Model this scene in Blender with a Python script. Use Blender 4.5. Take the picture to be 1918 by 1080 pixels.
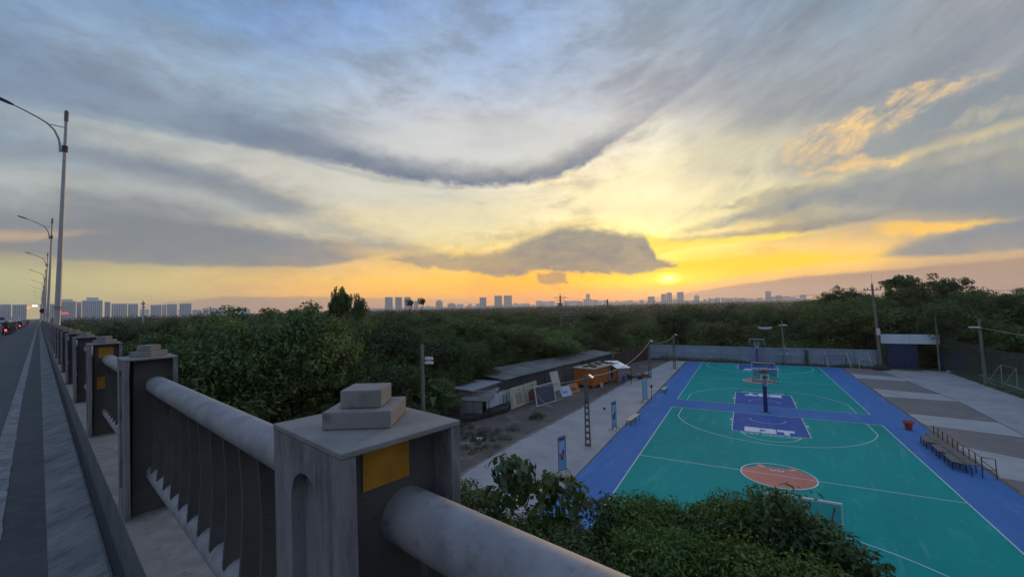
import bpy, bmesh, math, random
import numpy as np
from mathutils import Vector, Matrix
for o in list(bpy.data.objects): bpy.data.objects.remove(o)
SC = bpy.context.scene
COL = SC.collection
rad = math.radians
# ------------------------------------------------------------------ camera
CAMP = np.array([-1.204, -27.645, 9.695])
F_PX, PITCH, ROLL, YAW = 786.87, .0417771, -.0242791, -.504903
def _axes():
    cy, sy = math.cos(YAW), math.sin(YAW)
    f = np.array([sy*math.cos(PITCH), cy*math.cos(PITCH), math.sin(PITCH)])
    r = np.array([cy, -sy, 0.]); u = np.cross(r, f)
    return r*math.cos(ROLL)+u*math.sin(ROLL), -r*math.sin(ROLL)+u*math.cos(ROLL), f
RT, UP, FW = _axes()
cd = bpy.data.cameras.new('camera'); cam = bpy.data.objects.new('camera', cd); COL.objects.link(cam)
cd.sensor_width = 36.0; cd.lens = F_PX/1918*36.0; cd.clip_start = .05; cd.clip_end = 20000
cam.matrix_world = Matrix(((RT[0], UP[0], -FW[0], CAMP[0]), (RT[1], UP[1], -FW[1], CAMP[1]), (RT[2], UP[2], -FW[2], CAMP[2]), (0, 0, 0, 1)))
SC.camera = cam
def ray(x, y): return FW+(x-959)/F_PX*RT+(540-y)/F_PX*UP
def azel(x, y):
    q = ray(x, y); return math.degrees(math.atan2(q[0], q[1])-YAW), math.degrees(math.asin(q[2]/np.linalg.norm(q)))
def proj(P):
    w = np.array(P, float)-CAMP; z = w@FW
    return 959+F_PX*(w@RT)/z, 540-F_PX*(w@UP)/z
# ------------------------------------------------------------------ view
SC.render.engine = 'CYCLES'
SC.view_settings.view_transform = 'Standard'; SC.view_settings.look = 'None'
SC.view_settings.exposure = .12; SC.view_settings.gamma = 1; SC.view_settings.use_curve_mapping = False
SC.cycles.max_bounces = 6; SC.cycles.diffuse_bounces = 3; SC.cycles.transparent_max_bounces = 8
SC.cycles.volume_bounces = 0; SC.cycles.use_fast_gi = False
SUN_AZ = YAW+rad(20.3); SUN_EL = rad(3.2)
# ------------------------------------------------------------------ sky
def lin(c):
    return tuple((v/12.92 if v <= .04045 else ((v+.055)/1.055)**2.4) for v in (k/255 for k in c[:3]))
W = bpy.data.worlds.new('World'); SC.world = W; W.use_nodes = True
nt = W.node_tree; nt.nodes.clear()
def NN(t, **k):
    n = nt.nodes.new(t)
    for a, b in k.items(): setattr(n, a, b)
    return n
def setin(n, i, v):
    if isinstance(v, bpy.types.NodeSocket): nt.links.new(v, n.inputs[i])
    else: n.inputs[i].default_value = v
def M(op, *a, clamp=False):
    n = NN('ShaderNodeMath', operation=op); n.use_clamp = clamp
    for i, v in enumerate(a): setin(n, i, v)
    return n.outputs[0]
def add(a, b): return M('ADD', a, b)
def sub(a, b): return M('SUBTRACT', a, b)
def mul(a, b): return M('MULTIPLY', a, b)
def smooth(e0, e1, x):
    n = NN('ShaderNodeMapRange', interpolation_type='SMOOTHSTEP')
    setin(n, 0, x); setin(n, 1, e0); setin(n, 2, e1); n.inputs[3].default_value = 0; n.inputs[4].default_value = 1
    return n.outputs[0]
def mixc(f, a, b):
    n = NN('ShaderNodeMix', data_type='RGBA')
    setin(n, 0, f); setin(n, 6, a); setin(n, 7, b); return n.outputs[2]
def noise(vec, scale, detail=4, rough=.55, dist=0.):
    n = NN('ShaderNodeTexNoise'); setin(n, 0, vec); n.inputs['Scale'].default_value = scale
    n.inputs['Detail'].default_value = detail; n.inputs['Roughness'].default_value = rough; n.inputs['Distortion'].default_value = dist
    return n.outputs[0]
def comb(x, y, z=0.):
    n = NN('ShaderNodeCombineXYZ'); setin(n, 0, x); setin(n, 1, y); setin(n, 2, z); return n.outputs[0]
tc = NN('ShaderNodeTexCoord'); sp = NN('ShaderNodeSeparateXYZ'); nt.links.new(tc.outputs['Generated'], sp.inputs[0])
dx, dy, dz = sp.outputs
rx = sub(mul(dx, math.cos(YAW)), mul(dy, math.sin(YAW))); ry = add(mul(dx, math.sin(YAW)), mul(dy, math.cos(YAW)))
AZ = mul(M('ARCTAN2', rx, ry), 57.29578); EL = mul(M('ARCSINE', dz), 57.29578)
# streak coordinate: cloud bands bowl upwards to the right
azr = M('MAXIMUM', sub(AZ, 5.), 0.)
Sb = mul(mul(mul(azr, azr), .0062), M('MULTIPLY', EL, 1/17., clamp=True))
Q = sub(EL, Sb)
vs = comb(mul(AZ, .085), mul(Q, .24)); vb = comb(mul(AZ, .10), mul(Q, .16), 3.7); vf = comb(mul(AZ, .34), mul(Q, .72), 7.1)
n_s = noise(vs, 1., 7, .60, .25); n_b = noise(vb, 1., 4, .5, .3); n_f = noise(vf, 1., 7, .66, .35)
n_i = noise(comb(mul(AZ, .55), mul(EL, .8), 5.), 1., 7, .62, .25)
n_w = noise(comb(mul(AZ, .05), mul(Q, .12), 11.), 1., 5, .6, .4)
elf = M('MULTIPLY', EL, 1/14., clamp=True)
AZw = add(AZ, mul(sub(n_b, .5), 9.)); ELw = add(EL, mul(mul(add(sub(n_s, .5), mul(sub(n_w, .5), 1.2)), 4.2), add(elf, .16)))
def ramp(x, stops, lo, hi, interp='LINEAR'):
    G = bpy.data.node_groups.new('ramp', 'ShaderNodeTree')
    G.interface.new_socket('F', in_out='INPUT', socket_type='NodeSocketFloat'); G.interface.new_socket('C', in_out='OUTPUT', socket_type='NodeSocketColor')
    gi = G.nodes.new('NodeGroupInput'); go = G.nodes.new('NodeGroupOutput')
    n = G.nodes.new('ShaderNodeValToRGB'); cr = n.color_ramp; cr.interpolation = interp
    mr = G.nodes.new('ShaderNodeMapRange'); G.links.new(gi.outputs[0], mr.inputs[0]); mr.inputs[1].default_value = lo; mr.inputs[2].default_value = hi
    G.links.new(mr.outputs[0], n.inputs[0]); G.links.new(n.outputs[0], go.inputs[0])
    while len(cr.elements) > 1: cr.elements.remove(cr.elements[-1])
    for i, (p, c) in enumerate(stops):
        t = (p-lo)/(hi-lo); t = min(max(t, 0), 1)
        e = cr.elements[0] if i == 0 else cr.elements.new(t)
        e.position = t; e.color = (*c, 1) if len(c) == 3 else c
    gn = NN('ShaderNodeGroup'); gn.node_tree = G; setin(gn, 0, x)
    return gn.outputs[0]
ELS = [0, 2, 4, 6, 9, 12, 16, 20, 25, 30, 35, 42, 90]
ZEN = (168, 192, 230)
COLS = {
 -180: [(160,160,170)]*2+[(164,165,176)]*4+[(160,168,184)]*4+[(156,172,198)]*2+[ZEN],
 -90: [(165,160,140), (160,158,142), (155,156,145), (145,148,148), (138,145,152), (145,152,162), (130,146,165), (126,146,170), (125,148,178), (122,146,180), (120,146,182), (118,146,184), ZEN],
 -50: [(190,175,125), (182,178,130), (180,175,135), (152,142,128), (138,142,144), (165,170,170), (130,145,158), (127,146,168), (126,150,178), (122,147,180), (120,146,182), (118,146,184), ZEN],
 -40: [(200,170,120), (205,182,125), (200,182,126), (150,145,135), (138,140,142), (150,153,154), (152,160,166), (148,163,175), (146,165,185), (116,146,180), (112,144,184), (112,144,186), ZEN],
 -30: [(205,155,115), (226,178,112), (225,186,116), (170,155,132), (138,140,141), (150,150,148), (186,182,174), (132,146,162), (148,167,185), (124,150,190), (112,146,190), (110,144,190), ZEN],
 -20: [(240,158,95), (252,184,84), (252,194,90), (235,190,120), (165,156,142), (205,196,166), (206,200,184), (165,172,180), (175,183,193), (150,172,200), (122,152,196), (112,146,194), ZEN],
 -10: [(246,154,82), (255,182,66), (255,196,72), (250,206,110), (222,204,150), (226,216,172), (208,203,186), (202,202,198), (186,190,198), (162,180,202), (140,166,202), (125,155,198), ZEN],
 0: [(242,148,76), (255,172,40), (255,184,40), (255,202,74), (250,226,150), (246,228,172), (236,223,186), (204,204,198), (186,191,201), (158,175,200), (142,166,202), (130,158,200), ZEN],
 10: [(242,144,70), (255,168,26), (255,186,16), (255,204,50), (252,226,140), (250,232,180), (248,231,186), (218,208,192), (186,190,197), (162,176,197), (150,170,196), (135,160,198), ZEN],
 20: [(222,148,102), (250,178,62), (255,214,30), (255,226,90), (252,236,160), (250,236,180), (246,233,190), (228,222,200), (172,173,178), (155,166,178), (142,162,182), (130,156,186), ZEN],
 30: [(202,152,116), (218,164,106), (255,204,62), (235,196,100), (206,192,142), (215,206,162), (216,209,186), (166,166,166), (150,155,162), (137,151,167), (130,150,172), (124,150,178), ZEN],
 40: [(180,145,122), (185,150,122), (248,195,92), (232,188,110), (142,146,141), (166,166,150), (168,164,156), (141,150,156), (141,151,161), (127,147,164), (122,146,168), (120,146,176), ZEN],
 50: [(152,136,122), (165,145,126), (198,164,126), (136,141,141), (122,131,141), (175,168,148), (136,146,151), (141,146,156), (162,164,168), (150,160,168), (135,152,170), (124,148,176), ZEN],
 90: [(150,148,150), (152,150,152), (148,148,152), (138,144,152), (134,142,154), (138,146,156), (134,146,160), (134,146,162), (138,150,168), (134,148,170), (128,147,174), (122,146,180), ZEN]}
keys = sorted(COLS)
AZp = AZw
total = None
ext = keys+[180]
for i, k in enumerate(ext):
    c = COLS[-180 if k == 180 else k]
    rc = ramp(ELw, [(e, lin(v)) for e, v in zip(ELS, c)], -2, 90)
    up_ = M('DIVIDE', sub(AZp, ext[i-1]), float(k-ext[i-1]), clamp=True) if i > 0 else 1.
    dn_ = M('DIVIDE', sub(float(ext[i+1]), AZp), float(ext[i+1]-k), clamp=True) if i < len(ext)-1 else 1.
    w = up_ if dn_ == 1. else (dn_ if up_ == 1. else M('MINIMUM', up_, dn_))
    v = NN('ShaderNodeVectorMath', operation='SCALE'); nt.links.new(rc, v.inputs[0]); setin(v, 3, w)
    if total is None: total = v.outputs[0]
    else:
        a = NN('ShaderNodeVectorMath', operation='ADD'); nt.links.new(total, a.inputs[0]); nt.links.new(v.outputs[0], a.inputs[1]); total = a.outputs[0]
sky = total
# the clear blue behind the cloud deck
sb_ = NN('ShaderNodeVectorMath', operation='SCALE'); nt.links.new(sky, sb_.inputs[0]); setin(sb_, 3, 1.06); sky = sb_.outputs[0]
nish = NN('ShaderNodeTexSky', sky_type='NISHITA'); nish.sun_disc = False; nish.sun_elevation = SUN_EL; nish.sun_rotation = SUN_AZ
nish.air_density = 1.; nish.dust_density = 2.
nv = NN('ShaderNodeVectorMath', operation='SCALE'); nt.links.new(nish.outputs[0], nv.inputs[0]); nv.inputs[3].default_value = .10
sky = mixc(.08, sky, nv.outputs[0])
# faint fibres in the whole deck
fib = add(mul(sub(n_s, .5), .85), add(mul(sub(n_f, .5), .34), mul(sub(n_i, .5), .10)))
fib = mul(fib, add(M('MULTIPLY', EL, 1/10., clamp=True), .18))
sc_ = NN('ShaderNodeVectorMath', operation='SCALE'); nt.links.new(sky, sc_.inputs[0]); setin(sc_, 3, add(1.03, fib)); sky = sc_.outputs[0]
gm_ = mul(smooth(.50, .36, n_s), mul(M('MULTIPLY', EL, 1/12., clamp=True), .28))
sky = mixc(gm_, sky, (*lin((132, 142, 156)), 1))
def curve(pts):            # elevation (deg) of a cloud edge as a function of azimuth
    q = sorted(azel(*p) for p in pts)
    return mul(ramp(AZ, [(a, (max(e, 0)/60,)*3) for a, e in q], -60, 60), 60.), q[0][0], q[-1][0]
def cloud(low, high, col, soft_lo, soft_hi, op=1., wob=1.2, ends=(4, 4), tex=.0, nz=None, rag=.7):
    global sky
    l, a0, a1 = curve(low); h, b0, b1 = curve(high)
    e = add(add(EL, mul(sub(nz if nz is not None else n_s, .5), wob)), mul(sub(n_i, .5), wob*rag))
    m = mul(smooth(sub(l, soft_lo), add(l, soft_lo), e), sub(1., smooth(sub(h, soft_hi), add(h, soft_hi*.25), e)))
    lo_, hi_ = min(a0, b0), max(a1, b1)
    AW = add(AZ, mul(sub(n_b, .5), 6.))
    m = mul(m, mul(smooth(lo_-ends[0], lo_+ends[0]*.3, AW), sub(1., smooth(hi_-ends[1]*.3, hi_+ends[1], AW))))
    if tex: m = mul(m, M('ADD', 1-tex*.5, mul(sub(n_f, .5), tex*3.), clamp=True))
    if not isinstance(op, float):
        m = mul(m, ramp(AZ, [(azel(p, 400)[0], (v,)*3) for p, v in op], -60, 60)); 
    else: m = mul(m, op)
    sky = mixc(M('MULTIPLY', m, 1., clamp=True), sky, (*lin(col), 1))
# left: pale wedges and grey bands
cloud([(0,335),(100,345),(250,362),(400,392),(520,428),(620,440)], [(0,318),(100,322),(250,330),(400,352),(520,372),(620,400)], (176,180,176), .8, 1.2, .75, 1.2, (20, 5), .3)
cloud([(0,470),(120,486),(300,494),(450,500),(560,500),(640,492),(700,480)], [(0,372),(120,378),(250,372),(400,398),(500,418),(600,445),(700,470)], (124,130,138), .30, 2.2, .85, 1.0, (20, 4), .3)
cloud([(0,300),(120,292),(260,318),(380,352),(480,392),(600,440),(740,470),(830,476)], [(0,250),(120,252),(260,272),(380,300),(480,340),(600,398),(740,448),(830,466)], (128,137,148), .9, 1.5, .75, 1.8, (20, 4), .35)
cloud([(0,452),(60,450),(120,442),(185,432)], [(0,424),(60,428),(120,428),(185,429)], (205,172,134), .4, .7, .75, .8, (20, 2), .4)
cloud([(250,322),(330,326),(425,327)], [(250,296),(330,288),(425,308)], (118,130,146), .6, .8, .6, 1.8, (4, 3), .5, n_f)
# cream light beneath the swoosh
cloud([(130,262),(300,300),(460,330),(620,368),(760,400),(900,430),(1030,420)], [(130,212),(300,246),(460,272),(620,306),(760,340),(900,350),(1030,345)], (206,204,190), 1.0, .6, [(130,.35),(400,.6),(620,.75),(900,.5),(1030,.3)], 1.4, (8, 6), .35)
cloud([(440,420),(560,440),(700,452),(860,458),(960,440)], [(440,398),(560,395),(700,380),(860,372),(960,380)], (232,216,172), .9, 1.4, .55, 1.6, (6, 6), .5, n_f)
# white light inside the bowl
cloud([(640,285),(760,306),(860,316),(960,316),(1050,296),(1130,255)], [(640,225),(760,215),(860,200),(960,195),(1050,200),(1130,190)], (205,206,204), .8, 3.4, .8, 2.0, (7, 6), .2, n_f)
# the long swoosh
cloud([(0,178),(150,203),(300,240),(450,268),(560,292),(640,308),(720,328),(800,342),(870,348),(960,346),(1030,336),(1090,312),(1160,262),(1230,208),(1300,160),(1370,95),(1430,20),(1455,-20)],
      [(0,60),(150,95),(300,145),(450,190),(560,222),(640,246),(720,276),(800,294),(870,302),(960,302),(1030,290),(1090,260),(1160,216),(1230,166),(1300,112),(1370,40),(1430,-40),(1455,-80)],
      (106,119,141), .5, 2.7, [(0,.35),(300,.5),(560,.75),(660,.95),(900,1.),(1060,1.),(1140,.8),(1200,.5),(1340,.34),(1455,.15)], 1.5, (20, 6), .22, n_f, .9)
cloud([(560,300),(700,338),(820,354),(900,352)], [(560,292),(700,326),(820,345),(900,347)], (150,156,164), .3, .4, .6, .9, (4, 4), .5, n_f)
# cream field between the swoosh and the right-hand banks
cloud([(1130,400),(1230,430),(1330,400),(1430,370),(1500,330)], [(1130,330),(1230,270),(1330,235),(1430,225),(1500,240)], (236,226,182), 1.6, 3.0, .55, 2.6, (6, 5), .35, n_f)
# grey mass over the upper right
cloud([(1420,235),(1500,215),(1620,205),(1750,150),(1918,80)], [(1420,110),(1500,70),(1620,10),(1750,-60),(1918,-120)], (138,147,157), 3., 6., .45, 4., (6, 20), .4, n_f)
cloud([(1340,262),(1420,225),(1500,190),(1620,140)], [(1340,250),(1420,205),(1500,160),(1620,100)], (176,176,172), .8, 1., .4, 2.4, (3, 4), .8, n_f)
cloud([(1330,350),(1400,335),(1470,320),(1500,300)], [(1330,300),(1400,270),(1470,240),(1500,240)], (150,148,146), 1.2, 2.4, .55, 2.4, (5, 5), .9, n_f)
cloud([(1500,330),(1620,340),(1750,290),(1918,230)], [(1500,262),(1620,200),(1750,160),(1918,120)], (134,145,153), 1.5, 1.5, .75, 2.2, (5, 20), .35)
# fan of grey streaks over the right horizon
cloud([(1290,438),(1380,418),(1470,396),(1560,380),(1700,392),(1918,400)], [(1290,424),(1380,392),(1470,362),(1560,342),(1700,312),(1918,268)], (128,138,146), .7, 1.1, .92, 1.8, (2.5, 20), .5, n_f)
cloud([(1380,372),(1500,352),(1640,318),(1780,276),(1918,240)], [(1380,366),(1500,338),(1640,296),(1780,252),(1918,214)], (224,203,150), .5, .9, .75, 1.2, (4, 12), .45, n_f)
cloud([(1250,458),(1330,452),(1420,442),(1530,430),(1660,402)], [(1250,446),(1330,436),(1420,424),(1530,408),(1660,392)], (136,136,134), .35, .6, .9, 1.2, (3, 4), .5, n_f)
cloud([(1340,398),(1400,388),(1470,372),(1520,352)], [(1340,385),(1400,362),(1470,342),(1520,338)], (128,131,132), .5, .8, .85, 2.0, (3, 3), .9, n_f)
cloud([(1640,478),(1700,482),(1800,478),(1918,466)], [(1640,470),(1700,448),(1800,420),(1918,398)], (124,134,144), .35, 1.1, .95, 1.2, (3, 20), .3)
# golden wisps
cloud([(1482,306),(1530,304),(1600,282),(1660,246),(1720,205),(1760,182)], [(1482,258),(1530,232),(1600,205),(1660,176),(1720,150),(1760,148)], (246,206,140), 1.0, 1.2, 1., 2.6, (1.5, 3), 1.1, n_i)
cloud([(1740,192),(1790,168),(1850,136)], [(1740,170),(1790,146),(1850,122)], (222,198,156), .7, .8, .9, 1.8, (2, 2), 1.0, n_i)
cloud([(1536,326),(1600,318),(1680,305)], [(1536,312),(1600,290),(1680,290)], (252,206,134), .5, .7, .95, 1.6, (1.5, 2), .8, n_i)
cloud([(1770,255),(1830,228),(1900,205)], [(1770,235),(1830,195),(1900,180)], (204,190,155), .6, .8, .7, 1.8, (2, 4), 1.1, n_i)
cloud([(1655,442),(1720,440),(1800,428),(1866,416)], [(1655,412),(1720,410),(1800,410),(1866,408)], (255,200,92), .3, .5, 1., 1.0, (1.5, 2), .4, n_f)
# yellow furnace round the sun
cloud([(1120,536),(1200,540),(1260,538),(1360,522),(1480,500),(1580,488)], [(1120,508),(1200,498),(1260,486),(1360,474),(1480,466),(1580,470)], (255,212,8), .25, 1.0, .95, 1.0, (8, 6), .35, n_f)
cloud([(1210,482),(1260,470),(1330,458),(1440,450),(1500,440)], [(1210,436),(1260,448),(1330,444),(1440,436),(1500,432)], (255,226,80), .2, .5, .95, .8, (.5, 4), .35, n_f)
# low violet-brown murk on the horizon
cloud([(1130,590),(1300,590),(1500,580),(1700,570),(1918,570)], [(1130,566),(1210,556),(1290,546),(1390,530),(1500,516),(1600,508),(1720,498),(1918,480)], (166,136,116), .5, .35, [(1130,.5),(1300,.75),(1500,.9),(1918,.9)], .5, (4, 20))
cloud([(240,600),(500,595),(720,590),(900,588)], [(240,572),(330,562),(420,554),(560,553),(720,556),(900,560)], (168,140,122), .5, .3, [(240,.5),(420,.8),(700,.55),(900,.2)], .4, (8, 6))
# anvil cloud and the small puff under it
cloud([(722,486),(780,498),(850,507),(910,514),(950,519),(985,512),(1020,505),(1060,509),(1130,511),(1200,513),(1240,506),(1276,494)],
      [(722,478),(780,470),(850,472),(910,470),(948,462),(975,448),(1010,436),(1055,422),(1110,424),(1160,431),(1205,436),(1218,455),(1230,476),(1276,489)],
      (120,123,131), .35, 1.0, [(722,.6),(850,.7),(930,.82),(980,.92),(1276,.96)], 1.1, (1.2, .5), .22, n_f, 1.3)
cloud([(900,470),(1000,452),(1100,470),(1180,478)], [(900,440),(1000,410),(1100,408),(1180,424)], (150,142,128), .9, 1.4, .45, 3., (3, 2), .8, n_f, 1.2)
cloud([(1012,528),(1035,536),(1066,528)], [(1012,513),(1038,505),(1066,511)], (176,138,108), .25, .35, 1., 1.1, (.5, .5), .3, n_f, 1.2)
# the sun's own glow through the cloud
def gl(a, e, sa, se):
    u = M('DIVIDE', sub(AZ, a), sa); v = M('DIVIDE', sub(add(EL, mul(sub(n_s, .5), .8)), e), se)
    return M('EXPONENT', mul(add(mul(u, u), mul(v, v)), -1.))
ga, ge = azel(1252, 522)
g1 = add(mul(gl(ga, ge, .85, .38), 5.), mul(gl(ga-.5, ge, 6., 1.0), .35))
gv = NN('ShaderNodeVectorMath', operation='SCALE'); gv.inputs[0].default_value = (1., .62, .10); setin(gv, 3, g1)
ad = NN('ShaderNodeVectorMath', operation='ADD'); nt.links.new(sky, ad.inputs[0]); nt.links.new(gv.outputs[0], ad.inputs[1]); sky = ad.outputs[0]
lb_ = NN('ShaderNodeVectorMath', operation='SCALE'); nt.links.new(sky, lb_.inputs[0]); setin(lb_, 3, add(1., mul(M('EXPONENT', mul(M('ABSOLUTE', EL), -1/4.), ), .14))); sky = lb_.outputs[0]
bg = NN('ShaderNodeBackground'); nt.links.new(sky, bg.inputs[0]); bg.inputs[1].default_value = 1.
wo = NN('ShaderNodeOutputWorld'); nt.links.new(bg.outputs[0], wo.inputs[0])
W.cycles.sampling_method = 'MANUAL'; W.cycles.sample_map_resolution = 512
# ------------------------------------------------------------------ sun behind the cloud
sl = bpy.data.lights.new('sun', 'SUN'); sl.energy = 1.1; sl.angle = rad(11); sl.color = (1., .62, .34)
so = bpy.data.objects.new('sun', sl); COL.objects.link(so)
sd = Vector((math.sin(SUN_AZ)*math.cos(SUN_EL+.05), math.cos(SUN_AZ)*math.cos(SUN_EL+.05), math.sin(SUN_EL+.05)))
so.rotation_euler = sd.to_track_quat('Z', 'Y').to_euler(); so.location = (0, 0, 60)
# ------------------------------------------------------------------ helpers
MATS = {}
def mat(name, c1, c2=None, scale=3., rough=.8, bump=.0, bscale=40., detail=5, stretch=(1, 1, 1), c3=None, s3=.6, t3=(.52, .68), metal=0., spec=.4, rnd=0., emit=None, trans=0., obj=True, alpha=None, rot=0.):
    if name in MATS: return MATS[name]
    m = bpy.data.materials.new(name); m.use_nodes = True; t = m.node_tree
    b = t.nodes['Principled BSDF']; L = t.links.new
    b.inputs['Roughness'].default_value = rough; b.inputs['Metallic'].default_value = metal; b.inputs['Specular IOR Level'].default_value = spec
    co = t.nodes.new('ShaderNodeTexCoord'); mp = t.nodes.new('ShaderNodeMapping'); L(co.outputs['Object'], mp.inputs[0]); mp.inputs['Scale'].default_value = stretch
    if rot: m0 = mp; m0.inputs['Scale'].default_value = (1, 1, 1); m0.inputs['Rotation'].default_value = (0, 0, rot); mp = t.nodes.new('ShaderNodeMapping'); L(m0.outputs[0], mp.inputs[0]); mp.inputs['Scale'].default_value = stretch
    col = None
    if c2 is not None:
        n = t.nodes.new('ShaderNodeTexNoise'); n.inputs['Scale'].default_value = scale; n.inputs['Detail'].default_value = detail; n.inputs['Roughness'].default_value = .62; L(mp.outputs[0], n.inputs[0])
        r = t.nodes.new('ShaderNodeMapRange'); r.inputs[1].default_value = .33; r.inputs[2].default_value = .67; L(n.outputs[0], r.inputs[0])
        x = t.nodes.new('ShaderNodeMix'); x.data_type = 'RGBA'; L(r.outputs[0], x.inputs[0]); x.inputs[6].default_value = (*c1, 1); x.inputs[7].default_value = (*c2, 1); col = x.outputs[2]
        if c3 is not None:
            n3 = t.nodes.new('ShaderNodeTexNoise'); n3.inputs['Scale'].default_value = s3; n3.inputs['Detail'].default_value = 7; n3.inputs['Roughness'].default_value = .7; L(mp.outputs[0], n3.inputs[0])
            r3 = t.nodes.new('ShaderNodeMapRange'); r3.inputs[1].default_value = t3[0]; r3.inputs[2].default_value = t3[1]; L(n3.outputs[0], r3.inputs[0])
            y = t.nodes.new('ShaderNodeMix'); y.data_type = 'RGBA'; L(r3.outputs[0], y.inputs[0]); L(col, y.inputs[6]); y.inputs[7].default_value = (*c3, 1); col = y.outputs[2]
        if rnd:
            oi = t.nodes.new('ShaderNodeObjectInfo'); hs = t.nodes.new('ShaderNodeHueSaturation'); rr = t.nodes.new('ShaderNodeMapRange')
            rr.inputs[3].default_value = 1-rnd; rr.inputs[4].default_value = 1+rnd; L(oi.outputs['Random'], rr.inputs[0]); L(rr.outputs[0], hs.inputs['Value']); L(col, hs.inputs['Color']); col = hs.outputs[0]
        L(col, b.inputs['Base Color'])
    else: b.inputs['Base Color'].default_value = (*c1, 1)
    if bump:
        nb = t.nodes.new('ShaderNodeTexNoise'); nb.inputs['Scale'].default_value = bscale; nb.inputs['Detail'].default_value = 6; L(mp.outputs[0], nb.inputs[0])
        bu = t.nodes.new('ShaderNodeBump'); bu.inputs['Strength'].default_value = bump; bu.inputs['Distance'].default_value = .02; L(nb.outputs[0], bu.inputs['Height']); L(bu.outputs[0], b.inputs['Normal'])
    if emit: b.inputs['Emission Color'].default_value = (*emit[:3], 1); b.inputs['Emission Strength'].default_value = emit[3]
    if alpha is not None: b.inputs['Alpha'].default_value = alpha
    MATS[name] = m; return m
def leafmat(name, c1, c2, c3, rnd=.25):
    m = bpy.data.materials.new(name); m.use_nodes = True; t = m.node_tree; t.nodes.clear(); L = t.links.new
    o = t.nodes.new('ShaderNodeOutputMaterial'); at = t.nodes.new('ShaderNodeAttribute'); at.attribute_name = 'shade'
    cr = t.nodes.new('ShaderNodeValToRGB'); e = cr.color_ramp.elements; e[0].color = (*c1, 1); e[1].color = (*c3, 1); k = e.new(.5); k.color = (*c2, 1); L(at.outputs['Fac'], cr.inputs[0])
    oi = t.nodes.new('ShaderNodeObjectInfo'); hs = t.nodes.new('ShaderNodeHueSaturation'); rr = t.nodes.new('ShaderNodeMapRange'); rr.inputs[3].default_value = 1-rnd; rr.inputs[4].default_value = 1+rnd
    r2 = t.nodes.new('ShaderNodeMapRange'); r2.inputs[3].default_value = .485; r2.inputs[4].default_value = .52
    mm = t.nodes.new('ShaderNodeMath'); mm.operation = 'FRACT'; m2 = t.nodes.new('ShaderNodeMath'); m2.operation = 'MULTIPLY'; m2.inputs[1].default_value = 7.31; L(oi.outputs['Random'], m2.inputs[0]); L(m2.outputs[0], mm.inputs[0]); L(mm.outputs[0], r2.inputs[0])
    L(oi.outputs['Random'], rr.inputs[0]); L(rr.outputs[0], hs.inputs['Value']); L(r2.outputs[0], hs.inputs['Hue']); L(cr.outputs[0], hs.inputs['Color'])
    d = t.nodes.new('ShaderNodeBsdfDiffuse'); tr = t.nodes.new('ShaderNodeBsdfTranslucent'); gl_ = t.nodes.new('ShaderNodeBsdfGlossy'); gl_.inputs['Roughness'].default_value = .5
    L(hs.outputs[0], d.inputs[0]); L(hs.outputs[0], tr.inputs[0]); gl_.inputs[0].default_value = (.8, .85, .9, 1)
    a = t.nodes.new('ShaderNodeMixShader'); a.inputs[0].default_value = .3; L(d.outputs[0], a.inputs[1]); L(tr.outputs[0], a.inputs[2])
    g = t.nodes.new('ShaderNodeMixShader'); g.inputs[0].default_value = .035; L(a.outputs[0], g.inputs[1]); L(gl_.outputs[0], g.inputs[2]); L(g.outputs[0], o.inputs[0])
    MATS[name] = m; return m
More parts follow.
